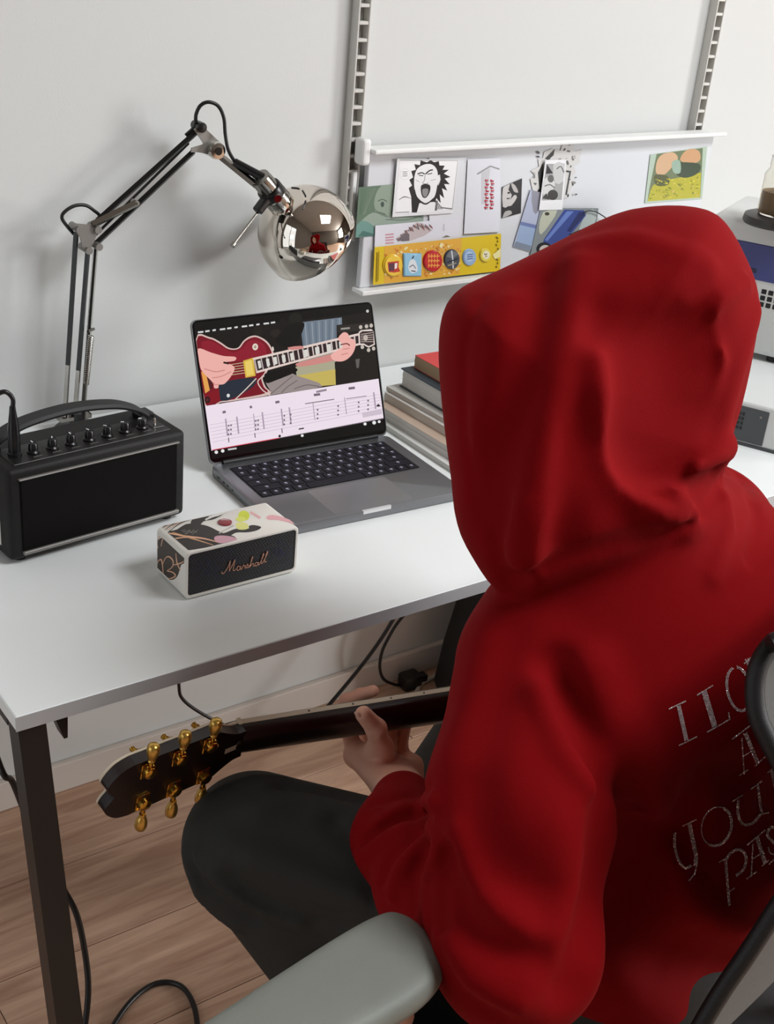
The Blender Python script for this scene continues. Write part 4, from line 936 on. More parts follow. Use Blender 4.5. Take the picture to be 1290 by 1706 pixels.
def glass_mat():
    m = bpy.data.materials.new('jar_glass'); m.use_nodes = True; nt = m.node_tree; b = nt.nodes['Principled BSDF']
    b.inputs['Transmission Weight'].default_value = 1; b.inputs['Roughness'].default_value = .02; b.inputs['IOR'].default_value = 1.2; b.inputs['Base Color'].default_value = (.93, .92, .88, 1); return m
G().lathe([(.0001, 0), (.056, 0), (.058, .004), (.056, .014), (.048, .017), (.0001, .017)], 36).build('base_disc', mat('disc_dark', (46, 42, 40), .4), jar, smooth=35)
G().lathe([(.0001, .0175), (.033, .0175), (.036, .022), (.036, .085), (.030, .098), (.030, .116), (.0285, .116), (.0285, .097), (.0345, .084), (.0345, .024), (.0001, .020)], 36).build('glass', glass_mat(), jar, smooth=40)
G().lathe([(.0001, .0202), (.0335, .0205), (.034, .05), (.0335, .058), (.0001, .060)], 30).build('contents', mat('jar_brown', (128, 104, 72), .6, var=.3, var_scale=90), jar, smooth=40)

# ------------------------------------------------------------------ cables, plug and bag under the desk
M_cab = mat('cable_black', (16, 15, 15), .4); M_cabw = mat('cable_white', (206, 200, 190), .45)
def cable(label, pts, r_, m=None, n=8):
    P = catmull(pts, n); o = P[0]
    return tag(G().tube([p-o for p in P], r_, 8).build('power_cable', m or M_cab, smooth=60, loc=tuple(float(q) for q in o)), label, 'cable')
cable('black cable hanging straight from the desk toward the guitar neck', [on_y(x, y, Y) for x, y, Y in ((668, 1002, -.10), (655, 1032, -.10), (628, 1075, -.10), (590, 1125, -.10), (548, 1175, -.11), (540, 1184, -.10))]+[np.array([on_y(520, 1197, -.06)[0], -.045, .0045]), np.array([on_y(480, 1208, -.04)[0], -.030, .0045]), np.array([on_y(430, 1225, -.03)[0], -.026, .0045])], .0040)
cable('black cable curling down the wall into the socket block', [on_y(x, y, Y) for x, y, Y in ((690, 1005, -.06), (664, 1036, -.06), (650, 1058, -.06), (637, 1085, -.055), (633, 1112, -.05), (640, 1132, -.045), (660, 1141, -.04), (676, 1140, -.04))], .0034)
cable('black cable hanging below the desk left of the guitar nut', [on_y(x, y, Y) for x, y, Y in ((296, 1100, -.2), (298, 1140, -.2), (304, 1164, -.2), (335, 1188, -.2), (385, 1213, -.2), (415, 1222, -.14), (440, 1222, -.07))]+[np.array([on_y(462, 1215, -.04)[0], -.036, .0036]), np.array([on_y(500, 1202, -.04)[0], -.036, .0036])], .0030)
sb = on_y(680, 1141, -.04); sb[2] = max(sb[2], .02)
plug = tag(empty('plug_block', (sb[0], -.045, 0)), 'black plug block on the floor against the wall', 'plug')
G().box((-.022, -.018, 0), (.022, .018, .034), .006, 2).build('block', M_cab, plug, smooth=40); G().box((.020, -.010, .006), (.042, .010, .024), .004, 2).build('plug_head', M_cab, plug, smooth=40)
w0 = on_z(745, 1112, .006); w1 = on_z(700, 1141, .006)
cable('white cable lying on the floor beside the black plug block', [(w0[0]+.10, min(w0[1], -.02), .0046), (w0[0], min(w0[1], -.025), .0046), ((w0[0]+w1[0])/2, (min(w0[1], -.025)+w1[1])/2, .0046), (w1[0], w1[1], .0046), (w1[0]-.06, w1[1]-.05, .0046)], .0045, M_cabw)
fz = .0042
cable('black cable bowing out beside the black desk leg', [(-.425, -.20, .695), (-.44, -.34, .670), on_y(-5, 1262, -.55), on_y(22, 1305, -.56), on_y(60, 1400, -.58), on_y(105, 1480, -.62), on_y(128, 1525, -.64), on_y(142, 1590, -.66), on_y(147, 1650, -.68), on_y(140, 1720, -.70), on_y(120, 1850, -.74), (on_y(120, 1850, -.74)[0]-.02, -.78, .05), (on_y(120, 1850, -.74)[0]-.10, -.80, .0045), (on_y(120, 1850, -.74)[0]-.3, -.72, .0045)], .0040)
lo_ = [on_z(x, y, .0042) for x, y in ((150, 1790), (185, 1715), (222, 1664), (262, 1638), (300, 1642), (322, 1672), (330, 1720), (330, 1790))]
cable('black cable looped on the wooden floor by the armrest', lo_, .0042)
# soft black bag under the desk
bo = on_z(775, 1143, 0); bo[1] = min(bo[1], -.10)
bag = tag(empty('black_bag', (bo[0]+.06, bo[1]-.02, 0)), 'soft black bag standing on the floor under the desk behind the shoulder', 'bag')
g = G(); secs = [(0, .125, .07, 0), (.02, .135, .078, 0), (.12, .132, .078, .004), (.24, .115, .070, .014), (.34, .092, .056, .03), (.42, .070, .04, .05), (.47, .05, .02, .062), (.485, .03, .006, .068)]
v = []; N = 24
for z, a, b, sh in secs:
    for k_ in range(N):
        an = 2*math.pi*k_/N; ca, sa = math.cos(an), math.sin(an)
        v.append((sh+a*math.copysign(abs(ca)**.7, ca)+.004*math.sin(z*40+k_), b*math.copysign(abs(sa)**.7, sa), z))
f = [(i*N+k_, i*N+(k_+1) % N, (i+1)*N+(k_+1) % N, (i+1)*N+k_) for i in range(len(secs)-1) for k_ in range(N)]+[tuple(range(N-1, -1, -1)), tuple((len(secs)-1)*N+k_ for k_ in range(N))]
g.add(v, f); g.build('bag_body', mat('bag_black', (15, 14, 14), .7, bump=.3, bump_scale=300), bag, smooth=60)
G().tube(catmull([(.0, .0, .46), (-.01, -.01, .53), (.06, -.01, .58), (.13, -.01, .53), (.12, 0, .46)], 8), .007, 8).build('bag_strap', M_rubber, bag, smooth=60)
# ------------------------------------------------------------------ signed-distance sculpting tools
def nrm_(v): v = np.asarray(v, float); return v/np.linalg.norm(v)
def smin(a, b, k):
    h = np.clip(.5+.5*(b-a)/k, 0, 1); return b*(1-h)+a*h-k*h*(1-h)
def smax(a, b, k): return -smin(-a, -b, k)
def rcone(p, a, b, ra, rb):
    a = np.asarray(a, np.float32); ba = np.asarray(b, np.float32)-a; pa = p-a
    h = np.clip(pa@ba/float(ba@ba), 0, 1); return np.sqrt((((pa-h[:, None]*ba))**2).sum(1))-(ra+(rb-ra)*h)
def chain(p, pts, rad, k=.01):
    d = None
    for i in range(len(pts)-1):
        e = rcone(p, pts[i], pts[i+1], rad[i], rad[i+1]); d = e if d is None else smin(d, e, k)
    return d
def ellip(p, c, axes, r):
    q = (p-np.asarray(c, np.float32))@np.asarray(axes, np.float32).T; r = np.asarray(r, np.float32)
    k0 = np.sqrt(((q/r)**2).sum(1)); k1 = np.sqrt(((q/(r*r))**2).sum(1))+1e-9; return k0*(k0-1)/k1
def poly2(px, py, V):
    """signed distance to a closed 2-D polygon, negative inside"""
    V = np.asarray(V, np.float32); n = len(V); d = np.full(px.shape, 1e9, np.float32); s = np.ones(px.shape, bool)
    for i in range(n):
        x0, y0 = V[i]; x1, y1 = V[(i+1) % n]; ex, ey = x1-x0, y1-y0; wx, wy = px-x0, py-y0
        h = np.clip((wx*ex+wy*ey)/(ex*ex+ey*ey+1e-12), 0, 1); d = np.minimum(d, (wx-ex*h)**2+(wy-ey*h)**2)
        c = (y0 <= py) != (y1 <= py); xi = x0+(py-y0)*ex/(ey if abs(ey) > 1e-12 else 1e-12); s ^= c & (px < xi)
    return np.sqrt(d)*np.where(s, 1, -1)
def seg_dist(p, P):
    d = None
    for i in range(len(P)-1):
        e = rcone(p, P[i], P[i+1], 0, 0); d = e if d is None else np.minimum(d, e)
    return d
def folds(p, d, F):
    m = np.abs(d) < .07
    if not m.any() or not F: return d
    q = p[m]; a = np.zeros(len(q), np.float32)
    for P, w, h in F:
        lo = P.min(0)-w*2.6; hi = P.max(0)+w*2.6; b = ((q > lo) & (q < hi)).all(1)
        if not b.any(): continue
        a[b] += h*np.exp(-(seg_dist(q[b], P)/w)**2)
    d = d.copy(); d[m] -= a; return d
def march(fn, XY, t0=.85, t1=2.3):
    """first surface points seen through a list of pixels (rows of nan where there is none)"""
    D_ = np.array([ray(x, y) for x, y in XY]); t = np.full(len(D_), t0); live = np.ones(len(D_), bool)
    for _ in range(150):
        if not live.any(): break
        e = fn((CAM+D_[live]*t[live][:, None]).astype(np.float32)); i = np.flatnonzero(live)
        hit = (e < .0004); t[i[~hit]] += np.maximum(e[~hit]*.7, .0006); live[i[hit]] = False; live[t > t1] = False
    P = CAM+D_*t[:, None]; P[t > t1] = np.nan; return P
def make_folds(fn, specs):
    C2 = [catmull([np.array(q, float) for q in pts], 2) for pts, w, h in specs]; n = np.cumsum([0]+[len(c) for c in C2])
    P = march(fn, [q for c in C2 for q in c]); out = []
    for i, (pts, w, h) in enumerate(specs):
        q = P[n[i]:n[i+1]]; q = q[~np.isnan(q[:, 0])]
        if len(q) > 1: out.append((q.astype(np.float32), w, h))
    return out
def sdf_mesh(fn, lo, hi, h, B=6):
    """surface-nets polygonisation, evaluated only in blocks near the surface"""
    lo = np.asarray(lo, float); n = np.ceil((np.asarray(hi)-lo)/h/B).astype(int)*B+1
    nb = (n-1)//B; bc = np.stack(np.meshgrid(*[np.arange(k) for k in nb], indexing='ij'), -1).reshape(-1, 3)
    cen = (lo+(bc*B+B/2)*h).astype(np.float32); dc = fn(cen); act = np.abs(dc) < h*B*1.5
    grid = np.repeat(np.repeat(np.repeat(dc.reshape(nb), B, 0), B, 1), B, 2); grid = np.pad(grid, ((0, 1),)*3, mode='edge').astype(np.float32)
    off = np.stack(np.meshgrid(*[np.arange(B+1)]*3, indexing='ij'), -1).reshape(-1, 3)
    idx = (bc[act][:, None]*B+off[None]).reshape(-1, 3); lin = np.unique((idx[:, 0]*n[1]+idx[:, 1])*n[2]+idx[:, 2])
    ii = np.stack([lin//(n[1]*n[2]), (lin//n[2]) % n[1], lin % n[2]], -1); pts = (lo+ii*h).astype(np.float32)
    val = np.concatenate([fn(pts[k:k+200000]) for k in range(0, len(pts), 200000)]); g = grid.ravel(); g[lin] = val; grid = g.reshape(n)
    s = grid < 0; m = n-1; acc = np.zeros((*m, 3), np.float32); cnt = np.zeros(m, np.float32)
    cor = [(a, b, c) for a in (0, 1) for b in (0, 1) for c in (0, 1)]
    sl = lambda a, b, c: (slice(a, a+m[0]), slice(b, b+m[1]), slice(c, c+m[2]))
    for i, A_ in enumerate(cor):
        for B_ in cor[i+1:]:
            if sum(abs(x-y) for x, y in zip(A_, B_)) != 1: continue
            da, db = grid[sl(*A_)], grid[sl(*B_)]; c = s[sl(*A_)] != s[sl(*B_)]
            t = np.where(c, da/np.where(c, da-db, 1), 0)
            for k in range(3): acc[..., k] += np.where(c, A_[k]+t*(B_[k]-A_[k]), 0)
            cnt += c
    on = cnt > 0; vid = np.full(m, -1, np.int64); vid[on] = np.arange(on.sum())
    V = (np.argwhere(on)+acc[on]/cnt[on][:, None])*h+lo
    Q = []
    for ax in range(3):
        o1, o2 = [(1, 2), (2, 0), (0, 1)][ax]
        d0 = [slice(0, m[0]), slice(0, m[1]), slice(0, m[2])]; d1 = list(d0); d1[ax] = slice(1, m[ax]+1)
        a = s[tuple(d0)]; b = s[tuple(d1)]; e = np.argwhere(a != b)
        e = e[(e[:, o1] > 0) & (e[:, o2] > 0)]
        fl = a[tuple(e.T)]
        def cell(x, y): q = e.copy(); q[:, o1] -= x; q[:, o2] -= y; return vid[tuple(q.T)]
        q = np.stack([cell(1, 1), cell(0, 1), cell(0, 0), cell(1, 0)], -1); q[~fl] = q[~fl][:, ::-1]; Q.append(q)
    Q = np.concatenate(Q); Q = Q[(Q >= 0).all(1)]
    return V, Q
def mesh_np(name, V, Q, m, parent, origin=(0, 0, 0)):
    me = bpy.data.meshes.new(name); V = V-np.asarray(origin)
    me.vertices.add(len(V)); me.vertices.foreach_set('co', V.astype(np.float32).ravel())
    me.loops.add(len(Q)*4); me.loops.foreach_set('vertex_index', Q.astype(np.int32).ravel())
    me.polygons.add(len(Q)); me.polygons.foreach_set('loop_start', np.arange(0, len(Q)*4, 4, dtype=np.int32))
    me.polygons.foreach_set('use_smooth', np.ones(len(Q), bool)); me.update(calc_edges=True); me.validate()
    for q in (m if isinstance(m, (list, tuple)) else [m]): me.materials.append(q)
    o = bpy.data.objects.new(name, me); COL.objects.link(o); o.parent = parent; return o
# ------------------------------------------------------------------ the seated person
T = at_t
TR = nrm_((.956, .292, 0)); TF = nrm_((-.292, .956, 0)); TU = np.array([0, 0, 1.]); TAX = np.stack([TR, TF, TU])
T0 = 1.27                                  # distance at which the hood outline stands
ORG = np.array([.09, -1.10, 0.0])
person = tag(empty('person', ORG), 'person in red hooded sweatshirt and dark jeans seen from behind, seated playing guitar', 'person')
# joints (metres)
neck = np.array([.045, -1.045, .955]); shL = T(885, 1112, 1.28); shR = shL+TR*.39+np.array([0, 0, .012])
elL = T(862, 1578, 1.20); upL = T(868, 1340, 1.235); wrL = T(672, 1338, 1.475); b1 = T(668, 1398, 1.43); b2 = T(735, 1478, 1.35)
elR = np.array([.44, -1.02, .66]); wrR = np.array([.33, -.86, .62])
hood_px = [(838, 985), (812, 966), (788, 930), (768, 892), (757, 850), (752, 800), (744, 740), (736, 670), (731, 600), (733, 545), (745, 505), (772, 477), (820, 455), (880, 427), (940, 397), (1000, 367), (1050, 349), (1110, 342), (1160, 345), (1196, 358), (1222, 388), (1243, 428), (1260, 470), (1266, 512), (1261, 560), (1250, 620), (1236, 680), (1223, 722), (1219, 762), (1206, 788), (1185, 835), (1160, 905), (1060, 960), (960, 990), (890, 1010)]
HP = np.array([((x-645)/F_PX*T0, -(y-853)/F_PX*T0) for x, y in catmull([np.array(q, float) for q in hood_px], 2, True)])
HC0 = T(1000, 680, T0).astype(np.float32)
def hood_raw(p, W=.120, Rr=.135, grow=0.):
    far = np.sqrt(((p-HC0)**2).sum(1)); near = far < .30
    if not near.all():
        out = far-.24
        if near.any(): out[near] = hood_raw(p[near], W, Rr, grow)
        return out
    q = p-CAM.astype(np.float32); w = (q@CF.astype(np.float32)); k = T0/w
    a = (q@CR.astype(np.float32))*k; b = (q@CU.astype(np.float32))*k
    s = poly2(a, b, HP)-grow; e = np.sqrt((np.maximum(s+Rr, 0)/Rr)**2+((w-T0)/W)**2)-1
    return e*min(Rr, W)*.85
def body_raw(p):
    d = ellip(p, ORG+TU*.80+TF*.045+TR*.04, TAX, (.225, .152, .215))
    d = smin(d, ellip(p, ORG+TU*.53+TR*.045+TF*.01, TAX, (.235, .178, .175)), .09)
    d = smin(d, rcone(p, shL+TR*.05, shR-TR*.03, .088, .085), .07)
    d = smin(d, rcone(p, neck-TU*.02, neck+TU*.05, .088, .075), .06)
    return d
def armL_raw(p):
    d = chain(p, [shL, upL, elL], [.076, .088, .074], .03)
    e = chain(p, [elL, b2, b1, wrL], [.074, .064, .050, .037], .03)
    return smin(d, e, .03)
def armR_raw(p): return smin(chain(p, [shR, elR], [.082, .068], .03), chain(p, [elR, wrR], [.066, .042], .03), .03)
def hoodie_base(p):
    d = smin(body_raw(p), armL_raw(p), .022)
    d = smin(d, armR_raw(p), .03)
    return smin(d, hood_raw(p), .010)
FOLD = make_folds(hoodie_base, [
    # hood
    ([(800, 500), (775, 580), (775, 700), (790, 830), (840, 945)], .007, -.0022),
    ([(905, 470), (880, 600), (835, 730), (815, 850)], .024, -.008), ([(962, 440), (935, 600), (895, 800), (878, 930)], .018, .008),
    ([(1000, 520), (965, 720), (935, 900)], .020, -.007), ([(850, 500), (830, 600), (800, 720)], .018, .004),
    ([(1125, 590), (1128, 670), (1100, 745)], .058, -.040), ([(1020, 500), (1100, 495), (1190, 480)], .030, .005), ([(1060, 560), (1060, 680), (1075, 760)], .024, -.010),
    ([(1000, 600), (1015, 710), (1045, 800), (1105, 845), (1150, 858)], .020, .017),
    ([(1243, 470), (1205, 500), (1198, 540), (1214, 600), (1195, 680), (1165, 765)], .009, .007), ([(1150, 505), (1120, 540), (1150, 575), (1195, 590)], .012, .006),
    ([(1216, 745), (1180, 772), (1130, 795), (1100, 770)], .012, .012), ([(1110, 770), (1128, 815), (1152, 850)], .009, .010),
    ([(1195, 790), (1170, 815), (1148, 850)], .009, -.012), ([(1120, 800), (1085, 800), (1060, 770)], .011, -.012),
    ([(850, 968), (930, 935), (1040, 905), (1150, 868), (1205, 800)], .009, -.010), ([(960, 410), (1060, 395), (1180, 440)], .014, .004),
    ([(880, 955), (860, 900), (872, 840)], .010, .006), ([(835, 960), (825, 900), (838, 840)], .010, -.005),
    ([(1262, 520), (1235, 620), (1210, 720)], .014, .004),
    # back and shoulder
    ([(985, 1115), (1020, 1190), (1062, 1260), (1092, 1340), (1108, 1430), (1160, 1518), (1240, 1558), (1300, 1572)], .022, .017),
    ([(925, 1110), (965, 1210), (1003, 1290), (1045, 1348)], .017, -.022), ([(900, 1150), (940, 1250), (1000, 1318), (1040, 1342)], .013, .015),
    ([(1015, 1352), (1005, 1440), (985, 1560), (960, 1640)], .022, -.028), ([(1060, 1400), (1070, 1500), (1110, 1590), (1200, 1650)], .034, -.034), ([(1150, 1610), (1250, 1640), (1300, 1640)], .035, -.03),
    ([(1235, 792), (1262, 860), (1250, 930)], .009, -.006), ([(1205, 800), (1215, 880), (1190, 960)], .010, .005), ([(1240, 1190), (1275, 1250), (1300, 1330)], .016, .008), ([(1130, 1380), (1180, 1300), (1240, 1290)], .030, -.012),
    ([(830, 1010), (800, 1090), (775, 1180), (745, 1260)], .020, .004), ([(850, 1060), (830, 1160), (800, 1300)], .022, -.006),
    # sleeve
    ([(628, 1375), (680, 1345), (722, 1338)], .009, .011), ([(610, 1402), (660, 1368), (716, 1352)], .007, -.012), ([(602, 1428), (650, 1392), (700, 1372)], .009, .013), ([(635, 1462), (655, 1425), (690, 1398)], .007, -.014), ([(655, 1488), (672, 1440), (705, 1405)], .009, .012), ([(688, 1510), (690, 1455), (715, 1410)], .007, -.013), ([(715, 1532), (712, 1470), (728, 1415)], .009, .010),
    ([(738, 1545), (735, 1480), (750, 1420)], .008, -.012), ([(740, 1430), (775, 1520), (830, 1580), (900, 1600)], .015, -.013), ([(735, 1560), (785, 1635), (860, 1672)], .014, .008), ([(760, 1390), (800, 1490), (870, 1545)], .014, .008), ([(740, 1590), (770, 1650), (830, 1690)], .010, -.006),
    ([(622, 1338), (660, 1330), (716, 1318)], .006, -.005), ([(790, 1330), (830, 1430), (900, 1500)], .022, -.007), ([(930, 1380), (950, 1480), (920, 1580)], .022, .006),
])
FH = nrm_(-.74*CR+.60*CF-.06*CU)           # the way the face looks
HC = T(960, 660, T0+.02)                   # middle of the head
HUP = nrm_(TU-FH*np.dot(TU, FH)); HSD = np.cross(FH, HUP); HAX = np.stack([FH, HSD, HUP])
def hoodie(p):
    d = folds(p, hoodie_base(p), FOLD)
    m = np.sqrt(((p-HC0)**2).sum(1)) < .34
    if m.any():
        q = p[m]; e = d[m]; fw = (q-HC.astype(np.float32))@FH.astype(np.float32)
        tun = np.maximum(ellip(q, HC+FH*.13+CF*.012-TU*.008, HAX, (.30, .082, .128)), .045-fw)
        cav = smax(smax(e+.011, ellip(q, HC+CF*.0, HAX, (.15, .10, .165)), .01), .965-q[:, 2], .01)
        d[m] = smax(e, -smin(tun, cav, .015), .006)
    return d
def fabric_mat(name, color, sheen, scale, bump_s, rough=.9):
    m = mat(name, color, rough, spec=.12, bump=bump_s, bump_scale=scale, sheen=sheen); return m
M_hood = fabric_mat('red_fleece', (122, 0, 5), .2, 900, .25)
V, Q = sdf_mesh(hoodie, (-.36, -1.40, .40), (.60, -.74, 1.34), .0044)
hood_o = mesh_np('hooded_sweatshirt', V, Q, M_hood, person, ORG); hood_o['label'] = 'red fleece hooded sweatshirt with the hood up'

# ---- jeans
hipL = ORG+TU*.50-TR*.085+TF*.02; hipR = hipL+TR*.20; kneeL = T(424, 1404, 1.505); kneeR = np.array([.26, -.70, .50])
ankL = T(650, 1755, 1.50); ankR = np.array([.24, -.52, .13])
def jeans_raw(p):
    d = smin(rcone(p, hipL, kneeL, .098, .083), rcone(p, kneeL+np.array([.0, .0, -.01]), ankL, .076, .058), .02)
    e = smin(rcone(p, hipR, kneeR, .098, .078), rcone(p, kneeR, ankR, .072, .060), .03)
    return smin(smin(d, e, .05), ellip(p, ORG+TU*.475+TR*.015, TAX, (.185, .15, .09)), .05)
JF = make_folds(jeans_raw, [([(350, 1330), (420, 1300), (520, 1300)], .014, .005), ([(322, 1450), (355, 1490), (420, 1530)], .009, -.013), ([(310, 1420), (335, 1495), (395, 1545)], .009, .009), ([(335, 1435), (400, 1500), (500, 1535)], .011, .009),
    ([(470, 1310), (540, 1290), (600, 1330)], .010, -.010), ([(500, 1285), (560, 1295), (615, 1340)], .009, .011), ([(380, 1465), (460, 1515), (560, 1540)], .012, -.010), ([(430, 1345), (500, 1325), (580, 1365)], .018, .006), ([(400, 1380), (480, 1400), (580, 1450)], .016, -.006), ([(420, 1430), (500, 1450), (600, 1490)], .014, .006), ([(560, 1370), (600, 1420), (620, 1480)], .014, -.008)])
M_jean = mat('black_denim', (44, 45, 43), .7, spec=.3, bump=.5, bump_scale=1400, var=.12, var_scale=14)
V, Q = sdf_mesh(lambda p: folds(p, jeans_raw(p), JF), (-.42, -1.32, .05), (.50, -.44, .66), .0055)
je = mesh_np('jeans', V, Q, M_jean, person, ORG); je['label'] = 'baggy black denim jeans'
# ------------------------------------------------------------------ electric guitar
gA = T(399, 1231, 1.50); gB = T(757, 1176, 1.625)
GL_ = nrm_(gA-gB); GN = np.array([GL_[1], -GL_[0], 0]); GN = nrm_(-GN if GN[1] > 0 else GN); GN = nrm_(GN-GL_*np.dot(GN, GL_)); GW = np.cross(GN, GL_); GW = -GW if GW[2] < 0 else GW
tilt_g = math.radians(12); GN, GW = GN*math.cos(tilt_g)-GW*math.sin(tilt_g), GW*math.cos(tilt_g)+GN*math.sin(tilt_g)
# local guitar frame: x toward the headstock, y = bass side (up), z = back of the instrument
GM = Matrix(((GL_[0], GW[0], GN[0], gA[0]), (GL_[1], GW[1], GN[1], gA[1]), (GL_[2], GW[2], GN[2], gA[2]), (0, 0, 0, 1)))
gt = tag(empty('electric_guitar', (0, 0, 0)), 'dark electric guitar with gold tuners and cream binding held across the lap', 'guitar'); gt.matrix_world = GM
gsign = 1 if np.dot(np.cross(GL_, GW), GN) > 0 else -1
M_mahog = mat('guitar_dark_mahogany', (26, 9, 8), .34, coat=.15, var=.25, var_scale=30); M_bind = mat('binding_cream', (216, 202, 178), .4); M_fret = mat('fret_steel', (190, 188, 180), .25, 1.); M_ebony = mat('ebony', (20, 16, 15), .4)
M_gold = mat('gold', (198, 150, 62), .2, 1.0); M_gold2 = mat('gold_pearl', (206, 166, 84), .28, .85)
FRONT = -.011     # fretboard-side plane of the neck (local z)
def strip(name, m, x0, x1, w0, w1, zf, prof, n=14, sm=40):
    """neck-like loft: prof(half_width) -> list of (y,z)"""
    g = G(); v = []; f = []; k_ = None
    for i in range(n+1):
        t = i/n; x = x0+(x1-x0)*t; P = prof((w0+(w1-w0)*t)/2, t); k_ = len(P); v += [(x, y, z) for y, z in P]
    for i in range(n):
        for q in range(k_): w = (q+1) % k_; f.append((i*k_+q, i*k_+w, (i+1)*k_+w, (i+1)*k_+q))
    f += [tuple(range(k_-1, -1, -1)), tuple(n*k_+q for q in range(k_))]
    return g.add(v, f).build(name, m, gt, smooth=sm)
NL = .405
def cprof(h, t):
    d = .0165+.003*t
    return [(h*math.cos(a), -.004+(d)*math.sin(a)**.8 if math.sin(a) > 0 else -.004) for a in np.linspace(0, math.pi, 13)]
strip('neck', M_mahog, 0, -NL, .043, .054, 0, cprof)
strip('fretboard', M_ebony, 0, -NL-.06, .0415, .054, 0, lambda h, t: [(h, -.0045), (h, -.0095), (h*.5, -.0108), (0, -.0112), (-h*.5, -.0108), (-h, -.0095), (-h, -.0045)])
for s in (1, -1):
    strip('binding', M_bind, 0.0, -NL-.06, 1, 1, 0, lambda h, t, s=s: (lambda hw: [(s*(hw-.0012), -.0036), (s*(hw+.0006), -.0036), (s*(hw+.0006), -.0102), (s*(hw-.0012), -.0102)])(.0215+(.0273-.0215)*t))
fr0 = None
for i in range(1, 22):
    x = -.628*(1-2**(-i/12)); hw = .0212+.0056*(-x/.465)
    G().tube([(x, -hw, -.0101), (x, -hw*.5, -.0114), (x, 0, -.0118), (x, hw*.5, -.0114), (x, hw, -.0101)], .0011, 6).build('fret', M_fret, gt, smooth=60)
    if i in (3, 5, 7, 9, 12, 15, 17): G().cyl((x+.014, hw+.0002, -.0068), (x+.014, hw+.0016, -.0068), .0011, .0011, 8).build('side_dot', M_ebony, gt)
    if i in (1, 3, 5, 7, 9, 12, 15, 17): w_ = .010; G().box((x+.004, -hw*.62, -.0116), (x+.004+w_, hw*.62, -.0110)).build('inlay', M_bind, gt)
G().box((-.002, -.0222, -.0135), (.0035, .0222, -.003), .0008, 1).build('nut', mat('bone', (226, 216, 190), .4), gt)
# headstock, tilted back
ta = math.radians(16); HM = Matrix.Rotation(-ta, 4, 'Y')     # +x swings toward +z (back)
if (HM @ Vector((1, 0, 0))).z < 0: HM = Matrix.Rotation(ta, 4, 'Y')
half = [(0, .0215), (.012, .0225), (.026, .030), (.040, .0385), (.060, .0395), (.100, .0405), (.140, .0415), (.150, .0415), (.163, .038), (.172, .031), (.178, .023), (.180, .017), (.177, .010), (.172, .004), (.170, 0)]
out = catmull([np.array(q) for q in half], 4); outl = [(a, b) for a, b in out]+[(a, -b) for a, b in reversed(out[:-1])]
def plate(name, m, outline, z0, z1, M, parent):
    n = len(outline); g = G(); g.add([M @ Vector((a, b, z0)) for a, b in outline]+[M @ Vector((a, b, z1)) for a, b in outline], [tuple(range(n)), tuple(range(2*n-1, n-1, -1))]+[(i, n+i, n+(i+1) % n, (i+1) % n) for i in range(n)])
    return g.build(name, m, parent)
hs = plate('headstock', M_mahog, outl, -.006, .0085, HM, gt)
plate('headstock_binding', M_bind, [(a+(.0008 if a > .16 else 0), b*1.02) for a, b in outl], -.0088, -.0058, HM, gt)
plate('headstock_veneer', M_ebony, [(a*.995, b*.965) for a, b in outl], -.0092, -.0086, HM, gt)
G().lathe([(.0001, .0), (.011, .0), (.0095, .004), (.004, .006), (.0001, .0062)], 20).build('volute', M_mahog, gt, smooth=50, loc=(.004, 0, .006))
G().box((.008, -.004, .0086), (.026, .004, .0092), .0003, 1, HM).build('serial_plate', mat('plate_pale', (196, 186, 170), .4), gt)
# tuners: back housing, worm block, shaft and tulip button, string post through the front
def tuner(x, s):
    t = empty('tuner', (0, 0, 0)); t.parent = gt; tm = HM @ Matrix.Translation((x, s*.0265, .0085)); t.matrix_local = tm
    sy = s
    G().lathe([(.0001, 0), (.0085, 0), (.0085, .003), (.0075, .0085), (.0055, .0098), (.0001, .010)], 18).build('gear_cover', M_gold, t, smooth=35)
    G().box((-.0085, -.012, 0), (.0085, .011, .0022), .0008, 1).build('base_plate', M_gold, t)
    for q in (-.0085,): G().cyl((0, sy*q, .002), (0, sy*q, .0036), .0026, .0024, 10).build('screw', M_ebony, t)
    G().box((-.0055, sy*.0045-.005, .0015), (.0055, sy*.0045+.005, .0085), .0012, 1).build('worm_block', M_gold, t)
    G().cyl((0, sy*.007, .0048), (0, sy*.019, .0048), .0025, .0025, 12).build('shaft', M_gold, t, smooth=40)
    G().lathe([(.0001, 0), (.0038, .0), (.0042, .0015), (.0032, .003), (.0032, .004), (.0052, .0065), (.0070, .013), (.0074, .019), (.0066, .0240), (.0045, .0262), (.0001, .0268)], 18, (0, sy*.017, .0048), (0, sy, 0)).build('button', M_gold2, t, smooth=45)
    bt_ = t.children[-1]
    for v in bt_.data.vertices: v.co.z = .0048+(v.co.z-.0048)*.62
    G().cyl((0, 0, -.0175), (0, 0, -.028), .0052, .0048, 14).build('post_bushing', M_gold, t, smooth=40); G().cyl((0, 0, -.028), (0, 0, -.0335), .003, .0034, 12).build('string_post', M_gold, t, smooth=40)
for x in (.052, .092, .132):
    tuner(x, 1); tuner(x, -1)
# strings
for i in range(6):
    y = (i-2.5)*.0068; yb = (i-2.5)*.0102
    G().tube([(.001, y, -.0138), (-.40, y+(yb-y)*.64, -.0150), (-.630, yb, -.021)], .00042+.00006*i, 5).build('string', M_fret, gt)
    xt = (.132, .092, .052)[i if i < 3 else 5-i]; p = HM @ Vector((xt, -.0265 if i < 3 else .0265, -.021)); G().tube([(.001, y, -.0138), tuple(p)], .0004+.00006*i, 5).build('string', M_fret, gt)
